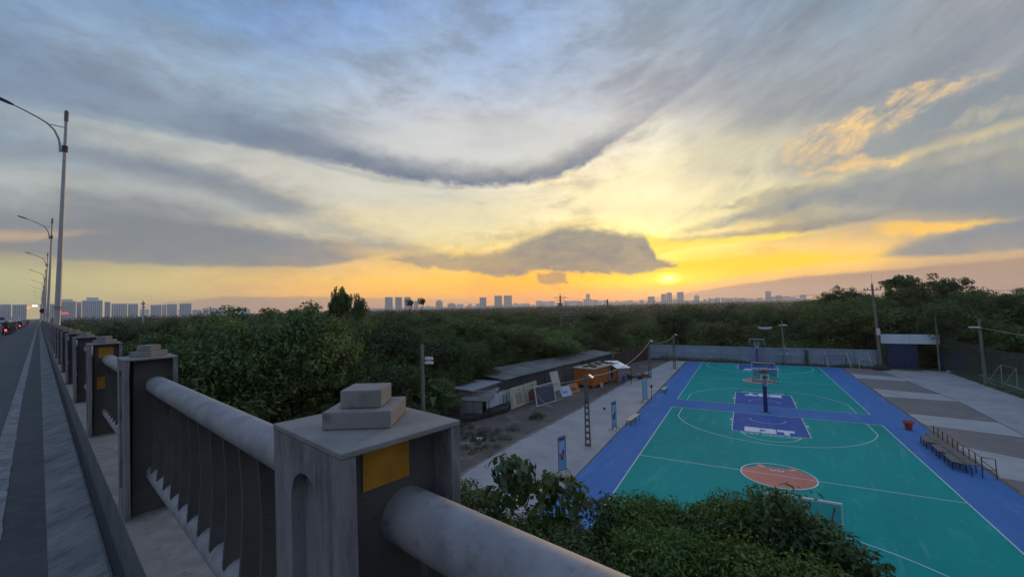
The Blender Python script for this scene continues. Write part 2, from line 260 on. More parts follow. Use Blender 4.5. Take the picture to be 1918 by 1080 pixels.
class MB:
    def __init__(s): s.v = []; s.f = []; s.mi = []; s.cur = 0
    def add(s, vs, fs):
        b = len(s.v); s.v += [tuple(map(float, p)) for p in vs]
        for f in fs: s.f.append(tuple(b+i for i in f)); s.mi.append(s.cur)
        return s
    def box(s, x0, x1, y0, y1, z0, z1, T=None):
        P = [(x, y, z) for z in (z0, z1) for y in (y0, y1) for x in (x0, x1)]
        if T: P = [T(*p) for p in P]
        return s.add(P, [(0, 2, 3, 1), (4, 5, 7, 6), (0, 1, 5, 4), (2, 6, 7, 3), (0, 4, 6, 2), (1, 3, 7, 5)])
    def tube(s, pts, r, n=8, caps=True):
        P = [np.array(p, float) for p in pts]; k = len(P); R = r if hasattr(r, '__len__') else [r]*k
        V = []; prev = None
        for i in range(k):
            d = P[min(i+1, k-1)]-P[max(i-1, 0)]; d = d/(np.linalg.norm(d)+1e-9)
            if prev is None:
                a = np.array([0, 0, 1.]) if abs(d[2]) < .9 else np.array([1., 0, 0]); a = np.cross(d, a)
            else: a = prev-d*(prev@d)
            a = a/(np.linalg.norm(a)+1e-9); prev = a; b = np.cross(d, a)
            for j in range(n):
                t = 2*math.pi*j/n; V.append(P[i]+R[i]*(a*math.cos(t)+b*math.sin(t)))
        F = [(i*n+j, i*n+(j+1) % n, (i+1)*n+(j+1) % n, (i+1)*n+j) for i in range(k-1) for j in range(n)]
        if caps: F += [tuple(range(n))[::-1], tuple((k-1)*n+j for j in range(n))]
        return s.add(V, F)
    def prism(s, poly, h, T):      # poly in 2d, T(a,b,c) maps; c from h[0] to h[1]
        n = len(poly); P = [T(a, b, h[0]) for a, b in poly]+[T(a, b, h[1]) for a, b in poly]
        return s.add(P, [tuple(range(n))[::-1], tuple(range(n, 2*n))]+[(i, (i+1) % n, n+(i+1) % n, n+i) for i in range(n)])
    def lathe(s, prof, n=16, c=(0, 0, 0)):
        V = [(c[0]+r*math.cos(2*math.pi*j/n), c[1]+r*math.sin(2*math.pi*j/n), c[2]+z) for r, z in prof for j in range(n)]; k = len(prof)
        return s.add(V, [(i*n+j, i*n+(j+1) % n, (i+1)*n+(j+1) % n, (i+1)*n+j) for i in range(k-1) for j in range(n)]+[tuple(range(n))[::-1], tuple((k-1)*n+j for j in range(n))])
    def mesh(s, name):
        me = bpy.data.meshes.new(name); me.from_pydata(s.v, [], s.f); me.validate(); me.update(); return me
def tag(o, label=None, cat=None, group=None, kind=None, category=None):
    cat = cat or category
    for k, v in (('label', label), ('category', cat), ('group', group), ('kind', kind)):
        if v: o[k] = v
    return o
def obj(name, mb, m, parent=None, smooth=False, bevel=0, **kw):
    me = mb if isinstance(mb, bpy.types.Mesh) else mb.mesh(name)
    mats = m if isinstance(m, (list, tuple)) else [m]
    for x in mats: me.materials.append(x)
    if not isinstance(mb, bpy.types.Mesh) and len(mats) > 1: me.polygons.foreach_set('material_index', mb.mi)
    if bevel or not smooth or True:
        bm = bmesh.new(); bm.from_mesh(me); bmesh.ops.recalc_face_normals(bm, faces=bm.faces)
        if bevel:
            es = [e for e in bm.edges if len(e.link_faces) == 2 and e.calc_face_angle(0) > .6]
            bmesh.ops.bevel(bm, geom=es, offset=bevel, segments=2, affect='EDGES', profile=.6)
        bm.to_mesh(me); bm.free()
    if smooth:
        me.polygons.foreach_set('use_smooth', [True]*len(me.polygons))
        me.set_sharp_from_angle(angle=rad(40))
    o = bpy.data.objects.new(name, me); COL.objects.link(o)
    if parent: o.parent = parent
    return tag(o, **kw)
def thing(name, label, cat, loc=(0, 0, 0), rz=0, group=None):
    o = bpy.data.objects.new(name, None); COL.objects.link(o); o.location = loc; o.rotation_euler = (0, 0, rz); o.empty_display_size = .2
    return tag(o, label, cat, group)
def kids(o): return [c for c in bpy.data.objects if c.parent == o]
def tree_copy(o, ch, label=None):            # ch = cached children tree [(child, [(grandchild, [])])]
    c = o.copy(); COL.objects.link(c)
    for k, g in ch:
        kk, _ = tree_copy(k, g); kk.parent = c
    if label: c['label'] = label
    return c, ch
def cache(o): return [(k, cache(k)) for k in kids(o)]
ORD = ['nearest', 'second', 'third', 'fourth', 'fifth', 'sixth', 'seventh', 'eighth', 'ninth', 'tenth', 'eleventh', 'twelfth', 'thirteenth', 'fourteenth', 'fifteenth', 'sixteenth']
def sheet(pts, z=0.): m = MB(); m.add([(x, y, z) for x, y in pts], [tuple(range(len(pts)))]); return m
# ------------------------------------------------------------------ materials
concA = mat('pale concrete', (.36, .36, .375), (.265, .265, .28), .35, .85, .5, 6, c3=(.20, .20, .205), s3=.9, t3=(.56, .78), spec=.2)
asph = mat('weathered asphalt', (.205, .19, .182), (.155, .142, .138), .25, .9, .6, 20, c3=(.23, .215, .205), s3=.5, t3=(.55, .7), spec=.2)
dirt = mat('dark packed dirt', (.125, .105, .095), (.075, .062, .058), .35, .95, .8, 8, c3=(.20, .185, .17), s3=.45, t3=(.56, .66))
road_m = mat('bridge asphalt', (.065, .07, .08), (.045, .049, .056), 1.2, .8, .7, 90, c3=(.085, .09, .10), s3=7, t3=(.5, .75))
white_p = mat('worn white line', (.24, .25, .26), (.12, .125, .13), 5, .8, .3, 60, c3=(.08,.085,.09), s3=9, t3=(.52,.62))
# ------------------------------------------------------------------ ground
S = MB(); N = 24
S.add([(-4500, -4500, -.35), (4500, -4500, -.35), (4500, 4500, -.35), (-4500, 4500, -.35)], [(0, 1, 2, 3)])
obj('ground', S, mat('scrub ground', (.03, .045, .016), (.04, .055, .02), .05, .95), kind='structure')
obj('yard_ground', sheet([(-27, -24), (24, -24), (24, 49), (-19, 49), (-27, 9)], -.008), dirt, kind='structure')
PL = [(-16.2, -24), (-15.95, -3.3), (-15.9, -1.3), (-14.95, 11.7), (-14.2, 29), (-12.4, 46.4)]
obj('concrete_path', sheet([(-10.02, -24)]+[(-10.02, 46.2), (10.05, 46.2), (10.05, 46.75), (-12.4, 46.75)]+PL[::-1], 0.), concA, kind='structure')
# right apron: asphalt panels and pale concrete bands
DG = [(14.0, 46.6), (14.75, 37), (15.5, 25.7), (15.1, 14), (13.2, 4), (11.6, -3)]
obj('side_asphalt', sheet([(10.05, -16)]+[(11.6, -3), (13.2, 4), (15.1, 14), (15.5, 25.7), (14.75, 37), (14.0, 46.6)]+[(10.05, 46.2)], 0.), asph, kind='structure')
obj('side_pavement', sheet([(11.6, -3), (10.6, -16), (20.9, -16), (20.9, 46.6), (14.0, 46.6)]+DG[1:-1], 0.004), concA, kind='structure')
for y0, y1, ya, yb in ((37.1, 41.0, 36.5, 39.2), (26.1, 30.4, 25.9, 29.0), (15.4, 19.1, 14.1, 18.2), (4.6, 10.5, 3.9, 7.9), (-6, -.5, -6.5, -2)):
    def dgx(y):
        for (a, b), (c, d) in zip(DG, DG[1:]):
            if d <= y <= b: return a+(c-a)*(b-y)/(b-d)
        return 11.3
    obj('concrete_band', sheet([(10.1, y0), (dgx(ya)+.02, ya), (dgx(yb)+.02, yb), (10.1, y1)], .006), mat('pale concrete band', (.36, .365, .375), (.29, .295, .305), .5, .85, .4, 6), kind='structure')
jm = mat('dark joint', (.10, .092, .088), (.06, .055, .052), 3, .9)
jt = MB()
for (a, b), (c, d) in zip(DG, DG[1:]):
    n = np.array([b-d, c-a]); n = n/np.linalg.norm(n)*.04; jt.add([(a-n[0], b-n[1], .009), (c-n[0], d-n[1], .009), (c+n[0], d+n[1], .009), (a+n[0], b+n[1], .009)], [(0, 1, 2, 3)])
obj('pavement_joint', jt, jm, kind='structure')
random.seed(21); V_ = []
for i in range(125):
    y = -16+i*.5; V_ += [(10.04, y, .008), (10.16+random.uniform(0, .16), y, .008)]
e_ = MB(); e_.add(V_, [(2*i, 2*i+1, 2*i+3, 2*i+2) for i in range(124)]); obj('dirt_edge', e_, mat('brown court edge', (.17, .12, .085), (.11, .085, .065), 3, .95), kind='structure')
V_ = []
for i in range(120):
    t = i/119*(len(PL)-1); k = min(int(t), len(PL)-2); f_ = t-k; x = PL[k][0]*(1-f_)+PL[k+1][0]*f_; y = PL[k][1]*(1-f_)+PL[k+1][1]*f_
    V_ += [(x-.1-random.uniform(0, .12), y, .003), (x+random.uniform(.02, .22), y, .003)]
e_ = MB(); e_.add(V_, [(2*i, 2*i+1, 2*i+3, 2*i+2) for i in range(119)]); obj('path_edge_dirt', e_, mat('soft path edge dirt', (.20, .185, .175), (.14, .125, .115), 2, .95), kind='structure')
# painted court
def paint(name, base, alt, wear):
    m = mat(name, base, alt, .16, .88, .12, 30, c3=wear, s3=.9, t3=(.55, .88), stretch=(1, .35, 1), spec=.12)
    t = m.node_tree; L = t.links.new; b = t.nodes['Principled BSDF']; src = b.inputs['Base Color'].links[0].from_socket
    co = t.nodes.new('ShaderNodeTexCoord')
    for sc_v, rz, lo_, hi_, am in (((2.6, .22, 1), .12, .57, .78, .36), ((.5, 3.4, 1), .5, .59, .8, .28), ((9, 7, 1), 0, .63, .76, .35)):
        mp = t.nodes.new('ShaderNodeMapping'); L(co.outputs['Object'], mp.inputs[0]); mp.inputs['Rotation'].default_value = (0, 0, rz)
        m2_ = t.nodes.new('ShaderNodeMapping'); L(mp.outputs[0], m2_.inputs[0]); m2_.inputs['Scale'].default_value = sc_v
        n = t.nodes.new('ShaderNodeTexNoise'); n.inputs['Scale'].default_value = .8; n.inputs['Detail'].default_value = 8; n.inputs['Roughness'].default_value = .7; L(m2_.outputs[0], n.inputs[0])
        r = t.nodes.new('ShaderNodeMapRange'); r.inputs[1].default_value = lo_; r.inputs[2].default_value = hi_; r.inputs[4].default_value = am; L(n.outputs[0], r.inputs[0])
        x = t.nodes.new('ShaderNodeMix'); x.data_type = 'RGBA'; L(r.outputs[0], x.inputs[0]); L(src, x.inputs[6]); x.inputs[7].default_value = (wear[0]+.22, min(1, wear[1]*1.25+.06), wear[2]+.12, 1); src = x.outputs[2]
    L(src, b.inputs['Base Color'])
    return m
blue_p = paint('blue court paint', (.066, .182, .43), (.055, .155, .385), (.16, .26, .48))
green_p = paint('green court paint', (.002, .305, .27), (.002, .24, .222), (.06, .37, .33))
key_p = paint('key blue paint', (.050, .115, .36), (.044, .10, .32), (.12, .18, .39))
line_p = mat('court line paint', (.62, .72, .74), (.48, .62, .62), 3, .6)
logo_w = mat('lettering paint', (.66, .68, .74), (.55, .58, .66), 2, .6)
pink_p = mat('salmon court paint', (.52, .155, .115), (.44, .13, .105), 1.2, .65, c3=(.55, .24, .2), s3=2, t3=(.55, .75))
obj('court_surround', sheet([(-10, -16), (10.05, -16), (10.05, 46.2), (-9.7, 46.2)], .004), blue_p, kind='structure')
def line(m, a, b, w=.05, z=.02):
    a = np.array(a, float); b = np.array(b, float); d = (b-a)/np.linalg.norm(b-a); n = np.array([-d[1], d[0]])*w/2
    m.add([(*(a-n), z), (*(b-n), z), (*(b+n), z), (*(a+n), z)], [(0, 1, 2, 3)])
def arc(m, c, r, a0, a1, w=.05, n=48, z=.02, clip=None):
    P = []
    for i in range(n+1):
        t = rad(a0+(a1-a0)*i/n)
        P += [(c[0]+(r-w/2)*math.cos(t), c[1]+(r-w/2)*math.sin(t), z), (c[0]+(r+w/2)*math.cos(t), c[1]+(r+w/2)*math.sin(t), z)]
    m.add(P, [(2*i, 2*i+1, 2*i+3, 2*i+2) for i in range(n)])
GL = {'B': [(0,0),(.86,0),(.98,.1),(.98,.36),(.88,.5),(.98,.64),(.98,.9),(.86,1),(0,1)],
      '3': [(0,0),(.9,0),(1,.12),(1,.4),(.9,.5),(1,.6),(1,.88),(.9,1),(.1,1),(0,.82),(.1,.66),(.42,.66),(.42,.60),(.18,.5),(.42,.40),(.42,.34),(.0,.3)],
      'T': [(.36,0),(.68,0),(.68,.55),(1,.55),(1,1),(0,1),(0,.55),(.36,.55)]}
FONT = None
def text_mesh(s, size, offset=.0, extr=0.):
    c = bpy.data.curves.new('t', 'FONT'); c.body = s; c.size = size; c.offset = offset; c.extrude = extr; c.align_x = 'CENTER'; c.resolution_u = 3
    o = bpy.data.objects.new('t', c); COL.objects.link(o); dg = bpy.context.evaluated_depsgraph_get()
    me = bpy.data.meshes.new_from_object(o.evaluated_get(dg)); bpy.data.objects.remove(o); return me
def court(y0, y1, lab):
    ym = (y0+y1)/2
    root = thing('basketball_court', lab, 'court', (0, ym, 0), 0, 'basketball courts')
    def T(mb): mb.v = [(x, y-ym, z) for x, y, z in mb.v]; return mb
    obj('green_surface', T(sheet([(-7.5, y0), (7.5, y0), (7.5, y1), (-7.5, y1)], .009)), green_p, root)
    for s, yb in ((-1, y0), (1, y1)):
        k = obj('key_area', T(sheet([(-2.45, yb), (2.45, yb), (2.45, yb-s*5.8), (-2.45, yb-s*5.8)], .014)), key_p, root)
        L = MB(); fx = yb-s*5.8
        for x in (-2.45, 2.45):
            line(L, (x, yb), (x, fx))
            for q, l in ((1.75, .1), (2.6, .35), (3.45, .1), (4.3, .1)): line(L, (x+math.copysign(.025, x), yb-s*q), (x+math.copysign(.22, x), yb-s*q), l if l > .2 else .06)
        line(L, (-2.45, fx), (2.45, fx))
        arc(L, (0, fx), 1.8, 0 if s < 0 else 180, 180 if s < 0 else 360)
        arc(L, (0, yb-s*1.575), 1.25, 0 if s < 0 else 180, 180 if s < 0 else 360)
        a = math.degrees(math.acos(6.6/6.75)); arc(L, (0, yb-s*1.575), 6.75, a if s < 0 else 180+a, 180-a if s < 0 else 360-a, n=80)
        for x in (-6.6, 6.6): line(L, (x, yb), (x, yb-s*(1.575+6.75*math.sin(rad(a)))))
        obj('key_lines', T(L), line_p, root)
        # lettering reads towards the middle of the court
        lt = MB(); xs = [(-1.62, 1.1, 'B'), (-.62, 1.05, '3'), (.5, 1.08, 'T')]
        for x, w, ch in xs: lt.prism([(x+a_*w, b_*1.25) for a_, b_ in GL[ch]], (.016, .021), lambda a_, b_, c_: ((a_*-s*-1) if 0 else a_, b_, c_))
        base = fx+.15 if s > 0 else fx-.15
        lt.v = [((x if s > 0 else -x), (base+y if s > 0 else base-y)-ym, z) for x, y, z in lt.v]
        obj('court_lettering', lt, logo_w, root)
        tm = text_mesh('PLAY GROUND', .60, .006)
        for v in tm.vertices:
            X, Y = v.co.x*.92, v.co.y*.75
            Y -= .10*(1-(X/1.9)**2)*0
            v.co = ((X-.0 if s > 0 else -X), (fx-.52+Y if s > 0 else fx+.52-Y)-ym, .023)
        obj('court_lettering', tm, line_p, root)
    b = MB()
    for x in (-7.5, 7.5): line(b, (x, y0), (x, y1))
    for y in (y0, y1, ym): line(b, (-7.525, y), (7.525, y))
    obj('boundary_lines', T(b), line_p, root)
    pts = [(-1.79, .2), (-1.61, .55), (-1.07, .94), (-.96, 1.35), (-.80, 1.5), (-.66, 1.40), (-.53, 1.19), (.12, 1.24), (.50, 1.2), (.80, 1.57), (.95, 1.52), (1.12, 1.07), (1.45, .8), (1.76, .33)]
    pts += [(1.79*math.cos(rad(t)), 1.79*math.sin(rad(t))) for t in range(0, -181, -8)]
    obj('centre_disc', T(sheet([(x, ym+y) for x, y in pts], .014)), pink_p, root)
    c = MB(); arc(c, (0, ym), 1.8, 0, 360, .07)
    z = .024
    for a_, b_ in (((-.90, 1.29), (-.62, .97)), ((-.33, .81), (-.2, .53)), ((-.2, .53), (-.03, .82)), ((-.03, .82), (.19, .55)), ((.19, .55), (.32, .82)), ((.65, 1.02), (.9, 1.22))):
        line(c, (a_[0], ym+a_[1]), (b_[0], ym+b_[1]), .085, z)
    obj('centre_circle', T(c), line_p, root)
court(-14, 14, 'green basketball court nearest the bridge with a salmon centre disc')
court(17.35, 45.35, 'farther green basketball court in front of the blue metal fence')
# ------------------------------------------------------------------ bridge
_q = ray(73, 600); D = np.array([_q[0], _q[1], 0.]); D /= np.linalg.norm(D); Sd = np.array([-D[1], D[0], 0.])
if Sd@FW < 0: Sd = -Sd
def sag(v): return -.003*v-.09*(1-math.exp(-v/10)) if v > 0 else -.012*v
def BP(u, v, w): return tuple(CAMP+Sd*u+D*v+np.array([0, 0, w+sag(v)]))
RH0 = np.cross(D, Sd)[2] > 0
VS = [-12, -8, -5, -3, -1, 0, 1, 2, 3, 4, 5, 6, 8, 10, 13, 16, 20, 25, 32, 40, 55, 75, 100, 140, 200, 300, 450]
def strip(name, prof, m, closed=True, vs=VS, **kw):       # prof: (u,w) polygon swept along the bridge
    mb = MB(); n = len(prof)
    V = [BP(u, v, w) for v in vs for u, w in prof]
    F = [(i*n+j, i*n+(j+1) % n, (i+1)*n+(j+1) % n, (i+1)*n+j) for i in range(len(vs)-1) for j in range(n if closed else n-1)]
    if closed: F += [tuple(range(n)), tuple((len(vs)-1)*n+j for j in range(n))]
    mb.add(V, F); return obj(name, mb, m, **kw)
cb = mat('bridge concrete', (.235, .232, .232), (.16, .158, .16), 7., .85, .25, 260, c3=(.10, .095, .09), s3=13, t3=(.57, .72))
cb_dark = mat('painted railing concrete', (.235, .235, .25), (.165, .168, .178), 9., .8, .2, 300, stretch=(1, 1, .22), c3=(.075, .075, .08), s3=11, t3=(.50, .68))
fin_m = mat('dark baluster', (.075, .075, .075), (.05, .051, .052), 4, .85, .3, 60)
shell_in = mat('dark post recess', (.085, .082, .082), (.06, .058, .058), 3, .9, .3, 50)  # recessed core in a darker tone than the post walls
strip('bridge_road', [(-16, -1.752), (.10, -1.752), (.42, -1.765), (.42, -2.3), (-16, -2.3)], road_m, kind='structure')
strip('gutter_apron', [(.07, -1.751), (.20, -1.741), (.345, -1.722), (.362, -1.728), (.367, -1.768), (.07, -1.768)],
      mat('streaked gutter concrete', (.20, .215, .225), (.12, .13, .14), 1.6, .85, .5, 40, stretch=(1.1, 2.9, 1), rot=-math.atan2(D[1], D[0])-rad(48) if RH0 else -math.atan2(D[1], D[0])+rad(48), c3=(.045, .05, .055), s3=2.6, t3=(.50, .72)), kind='structure')
strip('bridge_ledge', [(.424, -1.432), (.96, -1.432), (.96, -2.0), (.90, -2.4), (.424, -2.4)], cb, kind='structure')
strip('kerb_face', [(.4205, -1.436), (.4235, -1.436), (.4235, -1.78), (.4205, -1.78)], mat('shade toned kerb face', (.115, .125, .14), (.08, .088, .10), 2.5, .8, .3, 40, c3=(.05, .055, .06), s3=4), kind='structure')  # shade of the road-facing riser put into its darker colour, random mottling on top
strip('bridge_girder', [(-15.5, -2.302), (.6, -2.402), (.1, -3.6), (-15, -3.6)], cb, kind='structure')
wl = MB(); random.seed(3)
vs = [-6+.25*i for i in range(160)]+[34+3*i for i in range(80)]
V = []
for i, v in enumerate(vs):
    j = .006 if v < 34 else 0
    V += [BP(-.37+random.uniform(-j, j), v, -1.746), BP(-.165-.004*max(0, min(v, 16))+random.uniform(-j*1.6, j*1.6), v, -1.746)]
wl.add(V, [(2*i, 2*i+1, 2*i+3, 2*i+2) for i in range(len(vs)-1)])
obj('edge_line', wl, white_p, kind='structure')
w2 = MB()
for k in range(60):
    a, b = 6*k, 6*k+3
    w2.add([BP(-4.1, a, -1.746), BP(-3.95, a, -1.746), BP(-3.95, b, -1.746), BP(-4.1, b, -1.746)], [(0, 1, 2, 3)])
obj('lane_line', w2, white_p, kind='structure')
strip('median_barrier', [(-15.9, -1.75), (-15.5, -1.75), (-15.6, -1.1), (-15.8, -1.1)], cb, label='long concrete barrier along the far side of the bridge road', category='barrier')
# railing posts ------------------------------------------------------
Zw = -.28
def rb(mb, u0, u1, v0, v1, w0, w1, lean=0.):
    P = []
    for w in (w0, w1):
        for v in (v0, v1):
            for u in (u0, u1): P.append((v, u+lean*(w1-w if False else (-w)), w))
    return mb.add(P, [(0, 2, 3, 1), (4, 5, 7, 6), (0, 1, 5, 4), (2, 6, 7, 3), (0, 4, 6, 2), (1, 3, 7, 5)])
# local frame of a post: x along the bridge, y across (0 = road face), z up from the ledge
H = 1.152; PW = .315; PL_ = .37
yellow = mat('orange reflector paint', (.44, .215, .012), (.30, .14, .01), 14, .7, .2, 60)
patches = {0: [(.082, .205, H-.122, H-.028)], 2: [(.10, .24, H-.18, H-.05), (.09, .165, H-.575, H-.425)], 5: [(.10, .24, H-.18, H-.05)]}
def make_post():
    r = thing('railing_post', 'x', 'railing post', group='railing posts along the bridge edge')
    # core wall set back from both ends
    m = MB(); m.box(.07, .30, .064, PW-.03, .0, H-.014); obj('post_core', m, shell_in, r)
    m = MB(); m.box(.0, PL_, PW-.028, PW, 0, H-.014); obj('side_wall', m, cb_dark, r, bevel=.003)
    # road-side wall with a round-headed slot cut right through it
    m = MB(); a0, a1, zt, zb = .105, .265, H-.085, .17; rr_ = (a1-a0)/2; zc = zt-rr_
    A = [(a1-rr_+rr_*math.cos(rad(t)), zc+rr_*math.sin(rad(t))) for t in range(0, 181, 15)]
    T = lambda a, b, c: (a, c+.022*(1-b/H), b)
    m.prism([(0, 0), (a0, 0), (a0, H-.014), (0, H-.014)], (0, .03), T)
    m.prism([(a1, 0), (PL_, 0), (PL_, H-.014), (a1, H-.014)], (0, .03), T)
    m.prism([(a0, 0), (a1, 0), (a1, zb), (a0, zb)], (0, .03), T)
    P = [(a1, H-.014), (a0, H-.014)]+A[::-1]; m.prism(P, (0, .03), T)
    obj('slotted_wall', m, cb_dark, r)
    m = MB(); m.prism([(a0-.01, zb-.02), (a1+.01, zb-.02), (a1+.01, zt+.01), (a0-.01, zt+.01)], (.0305, .036), T); obj('slot_back', m, cb_dark, r)
    m = MB(); m.box(-.0015, PL_+.0015, -.0015, PW+.0015, H-.013, H); obj('cap_slab', m, cb, r, bevel=.003)
    dm = lambda R_: [(.195+R_*math.cos(rad(t)), .166+R_*math.sin(rad(t))) for t in (2, 92, 182, 272)]
    m = MB(); m.prism(dm(.117), (H+.001, H+.043), lambda a, b, c: (a, b, c)); obj('cap_step', m, cb, r, bevel=.003)
    m = MB(); m.prism(dm(.072), (H+.044, H+.088), lambda a, b, c: (a, b, c)); obj('cap_step', m, cb, r, bevel=.003)
    return r
SP = 3.305
def pframe(u, v, w):
    p = BP(u, v, w); h = math.atan2(D[1], D[0]); return p, h
def put(o, u, v, w):
    p, h = pframe(u, v, w); o.location = p
    X = Vector(D); Y = Vector(Sd); o.rotation_euler = Matrix((X, Y, Vector((0, 0, 1)))).transposed().to_euler()
# D x Sd gives down or up: keep right-handed by mirroring y when needed
RH = np.cross(D, Sd)[2] > 0
def L3(x, y, z): return (x, y, z) if RH else (x, -y, z)
def flip(root_children):
    for c in root_children:
        for v in c.data.vertices: v.co.y = -v.co.y
        c.data.flip_normals()
def put(o, u, v, w):
    o.location = BP(u, v, w); h = math.atan2(D[1], D[0]); o.rotation_euler = (0, 0, h)
post0 = make_post()
if not RH: flip(kids(post0))
pc = cache(post0)
posts = []
NP = 60
for i in range(NP):
    if i == 0: o = post0
    else: o, _ = tree_copy(post0, pc)
    put(o, .41, .835+SP*i, -1.432)
    o['label'] = ('grey concrete railing post with stepped cap, nearest the camera, orange patch above its pipe' if i == 0 else
      'orange-patched concrete railing post with two orange marks, third from the camera' if i == 2 else
      f'grey concrete railing post with stepped cap, {ORD[i] if i < 16 else "far off"} {"from the camera" if i < 16 else "where the railing runs together"}')
    if i >= 16: o['label'] = 'grey concrete railing post far off where the railing runs together'
    for (y0, y1, z0, z1) in patches.get(i, ()):
        m = MB(); m.box(.066, .0685, y0, y1, z0, z1)
        p_ = obj('reflector_patch', m, yellow, o)
        if not RH: flip([p_])
    posts.append(o)
for i in (-1, -2):                       # the run goes on behind the camera
    o, _ = tree_copy(post0, [c for c in pc if 'patch' not in c[0].name]); put(o, .41, .835+SP*i, -1.432)
    o['label'] = 'grey concrete railing post beside and behind the camera'
# railing bays: round rail, lower rail, fins
rail_m = mat('painted pipe rail', (.27, .275, .295), (.175, .18, .20), 9., .62, .12, 260, c3=(.125, .13, .14), s3=16, t3=(.54, .72), spec=.35)
def make_bay(full):
    g = SP-.37+.12
    r = thing('bridge_railing', 'x', 'railing', group='railing panels between the posts')
    m = MB(); m.tube([L3(.30, .195, H-.212), L3(.30+g+.02, .195, H-.212)], .066, 24); obj('top_rail', m, rail_m, r, smooth=True)
    m = MB(); m.tube([L3(.30, .205, .282), L3(.30+g+.02, .205, .282)], .066, 20); obj('bottom_rail', m, rail_m, r, smooth=True)
    n = 13; st = MB()
    for k in range(n):
        x = .40+(SP-.36)*(k+.5)/n-.02
        m = MB() if full else st
        Pz = [.32, .47, .62, .75, H-.25]; bow = [0, .010, .014, .010, 0]
        V = []
        for z, b in zip(Pz, bow): V += [L3(x, .146+b, z), L3(x+.035, .150+b, z), L3(x+.035, .260-b, z), L3(x, .256-b, z)]
        F = [(4*i+j, 4*i+(j+1) % 4, 4*i+4+(j+1) % 4, 4*i+4+j) for i in range(4) for j in range(4)]+[(0, 1, 2, 3), (16, 17, 18, 19)]
        m.add(V, F)
        if full: obj('baluster', m, fin_m, r)
    if not full: tag(obj('baluster', st, fin_m, r), kind='stuff')
    return r
bayF = make_bay(True); bayS = make_bay(False); cF, cS = cache(bayF), cache(bayS)
for i in range(-2, NP-1):
    full = -1 <= i < 7
    if full: o = bayF if i == 0 else tree_copy(bayF, cF)[0]
    else: o = bayS if i == 7 else tree_copy(bayS, cS)[0]
    put(o, .41, .835+SP*i, -1.432)
    # follow the sag of the deck
    dz = sag(.835+SP*(i+1))-sag(.835+SP*i); h = math.atan2(D[1], D[0])
    o.rotation_euler = (0, -math.atan2(dz, SP), h)
    o['label'] = ('round pipe rail and fins running off the picture from the nearest post' if i == -1 else
        f'bridge railing panel with pipe rail and dark fins, {ORD[max(i,0)]} behind the nearest post' if 0 <= i < 12 else 'far bridge railing panel where the railing runs together' if i >= 12 else 'bridge railing panel beside and behind the camera')
for v in (-20, 40, 100, 160, 220, 280):      # piers
    m = MB(); z1 = CAMP[2]+sag(v)-3.65
    for u in (-4, -12): m.tube([CAMP+Sd*u+D*v+np.array([0, 0, -CAMP[2]-.3]), CAMP+Sd*u+D*v+np.array([0, 0, z1-CAMP[2]])], .7, 16)
    P = [CAMP+Sd*a+D*(v+b)+np.array([0, 0, z-CAMP[2]]) for z in (z1-1, z1) for b in (-1, 1) for a in (-15, .0)]
    m.add(P, [(0, 2, 3, 1), (4, 5, 7, 6), (0, 1, 5, 4), (2, 6, 7, 3), (0, 4, 6, 2), (1, 3, 7, 5)])
    obj('bridge_pier', m, cb, kind='structure')
# street lamps -------------------------------------------------------
steel = mat('galvanised steel', (.42, .43, .45), (.33, .34, .36), 3, .5, spec=.5, metal=.3)
lampk = mat('dark lamp housing', (.05, .05, .055), rough=.5)
def make_lamp():
    r = thing('street_lamp', 'x', 'street lamp', group='street lamps along the bridge')
    B0 = np.array([0, .0, -1.0]); tilt = .0165
    ZS = 1.135
    def Pp(z): return L3(0, .05+tilt*z*ZS, z*ZS)
    m = MB(); m.tube([Pp(-1.2), Pp(2), Pp(9), Pp(15.1)], [.20, .175, .125, .085], 14); p = obj('pole', m, steel, r, smooth=True)
    m = MB()
    for zz in (.9, 1.0): m.tube([Pp(zz+.9), Pp(zz+.94)], [.215, .215], 12)
    obj('banding', m, mat('rusty strap', (.16, .12, .09), rough=.8), r)
    m = MB()
    for k in range(5): m.tube([Pp(12.25+k*.09), Pp(12.30+k*.09)], .17, 12)
    for k in range(7): m.tube([Pp(14.35+k*.1), Pp(14.40+k*.1)], .125, 12)
    obj('collar', m, lampk, r)
    def Q(y, z): return L3(0, y+.02, z*ZS)
    m = MB(); m.tube([Q(.02, 12.2), Q(.0, 12.7), Q(-.08, 13.1), Q(-.3, 13.6), Q(-.65, 13.95), Q(-1.1, 14.2), Q(-1.8, 14.5), Q(-2.35, 14.7)], [.075, .075, .07, .065, .06, .055, .05, .045], 10); obj('arm', m, steel, r, smooth=True)
    m = MB(); m.tube([Pp(13.9), Q(-.52, 13.92)], .035, 8); obj('strut', m, steel, r)
    m = MB(); V = []
    for y, z, hw, hh in ((-2.25, 14.68, .06, .05), (-2.5, 14.76, .15, .07), (-2.95, 14.9, .19, .08), (-3.25, 15.0, .12, .04)):
        V += [L3(-hw, y, z*ZS-hh), L3(hw, y, z*ZS-hh), L3(hw, y, z*ZS+hh), L3(-hw, y, z*ZS+hh)]
    m.add(V, [(4*i+j, 4*i+(j+1) % 4, 4*i+4+(j+1) % 4, 4*i+4+j) for i in range(3) for j in range(4)]+[(0, 1, 2, 3), (12, 13, 14, 15)]); obj('lamp_head', m, lampk, r, bevel=.02)
    return r
lamp0 = make_lamp(); lc = cache(lamp0)
for i in range(9):
    o = lamp0 if i == 0 else tree_copy(lamp0, lc)[0]
    put(o, .83, 46+51.5*i, -1.2)
    o['label'] = f'tall grey street lamp with curved arm, {ORD[i]} along the bridge railing' if i < 6 else 'tiny far street lamp at the end of the bridge'
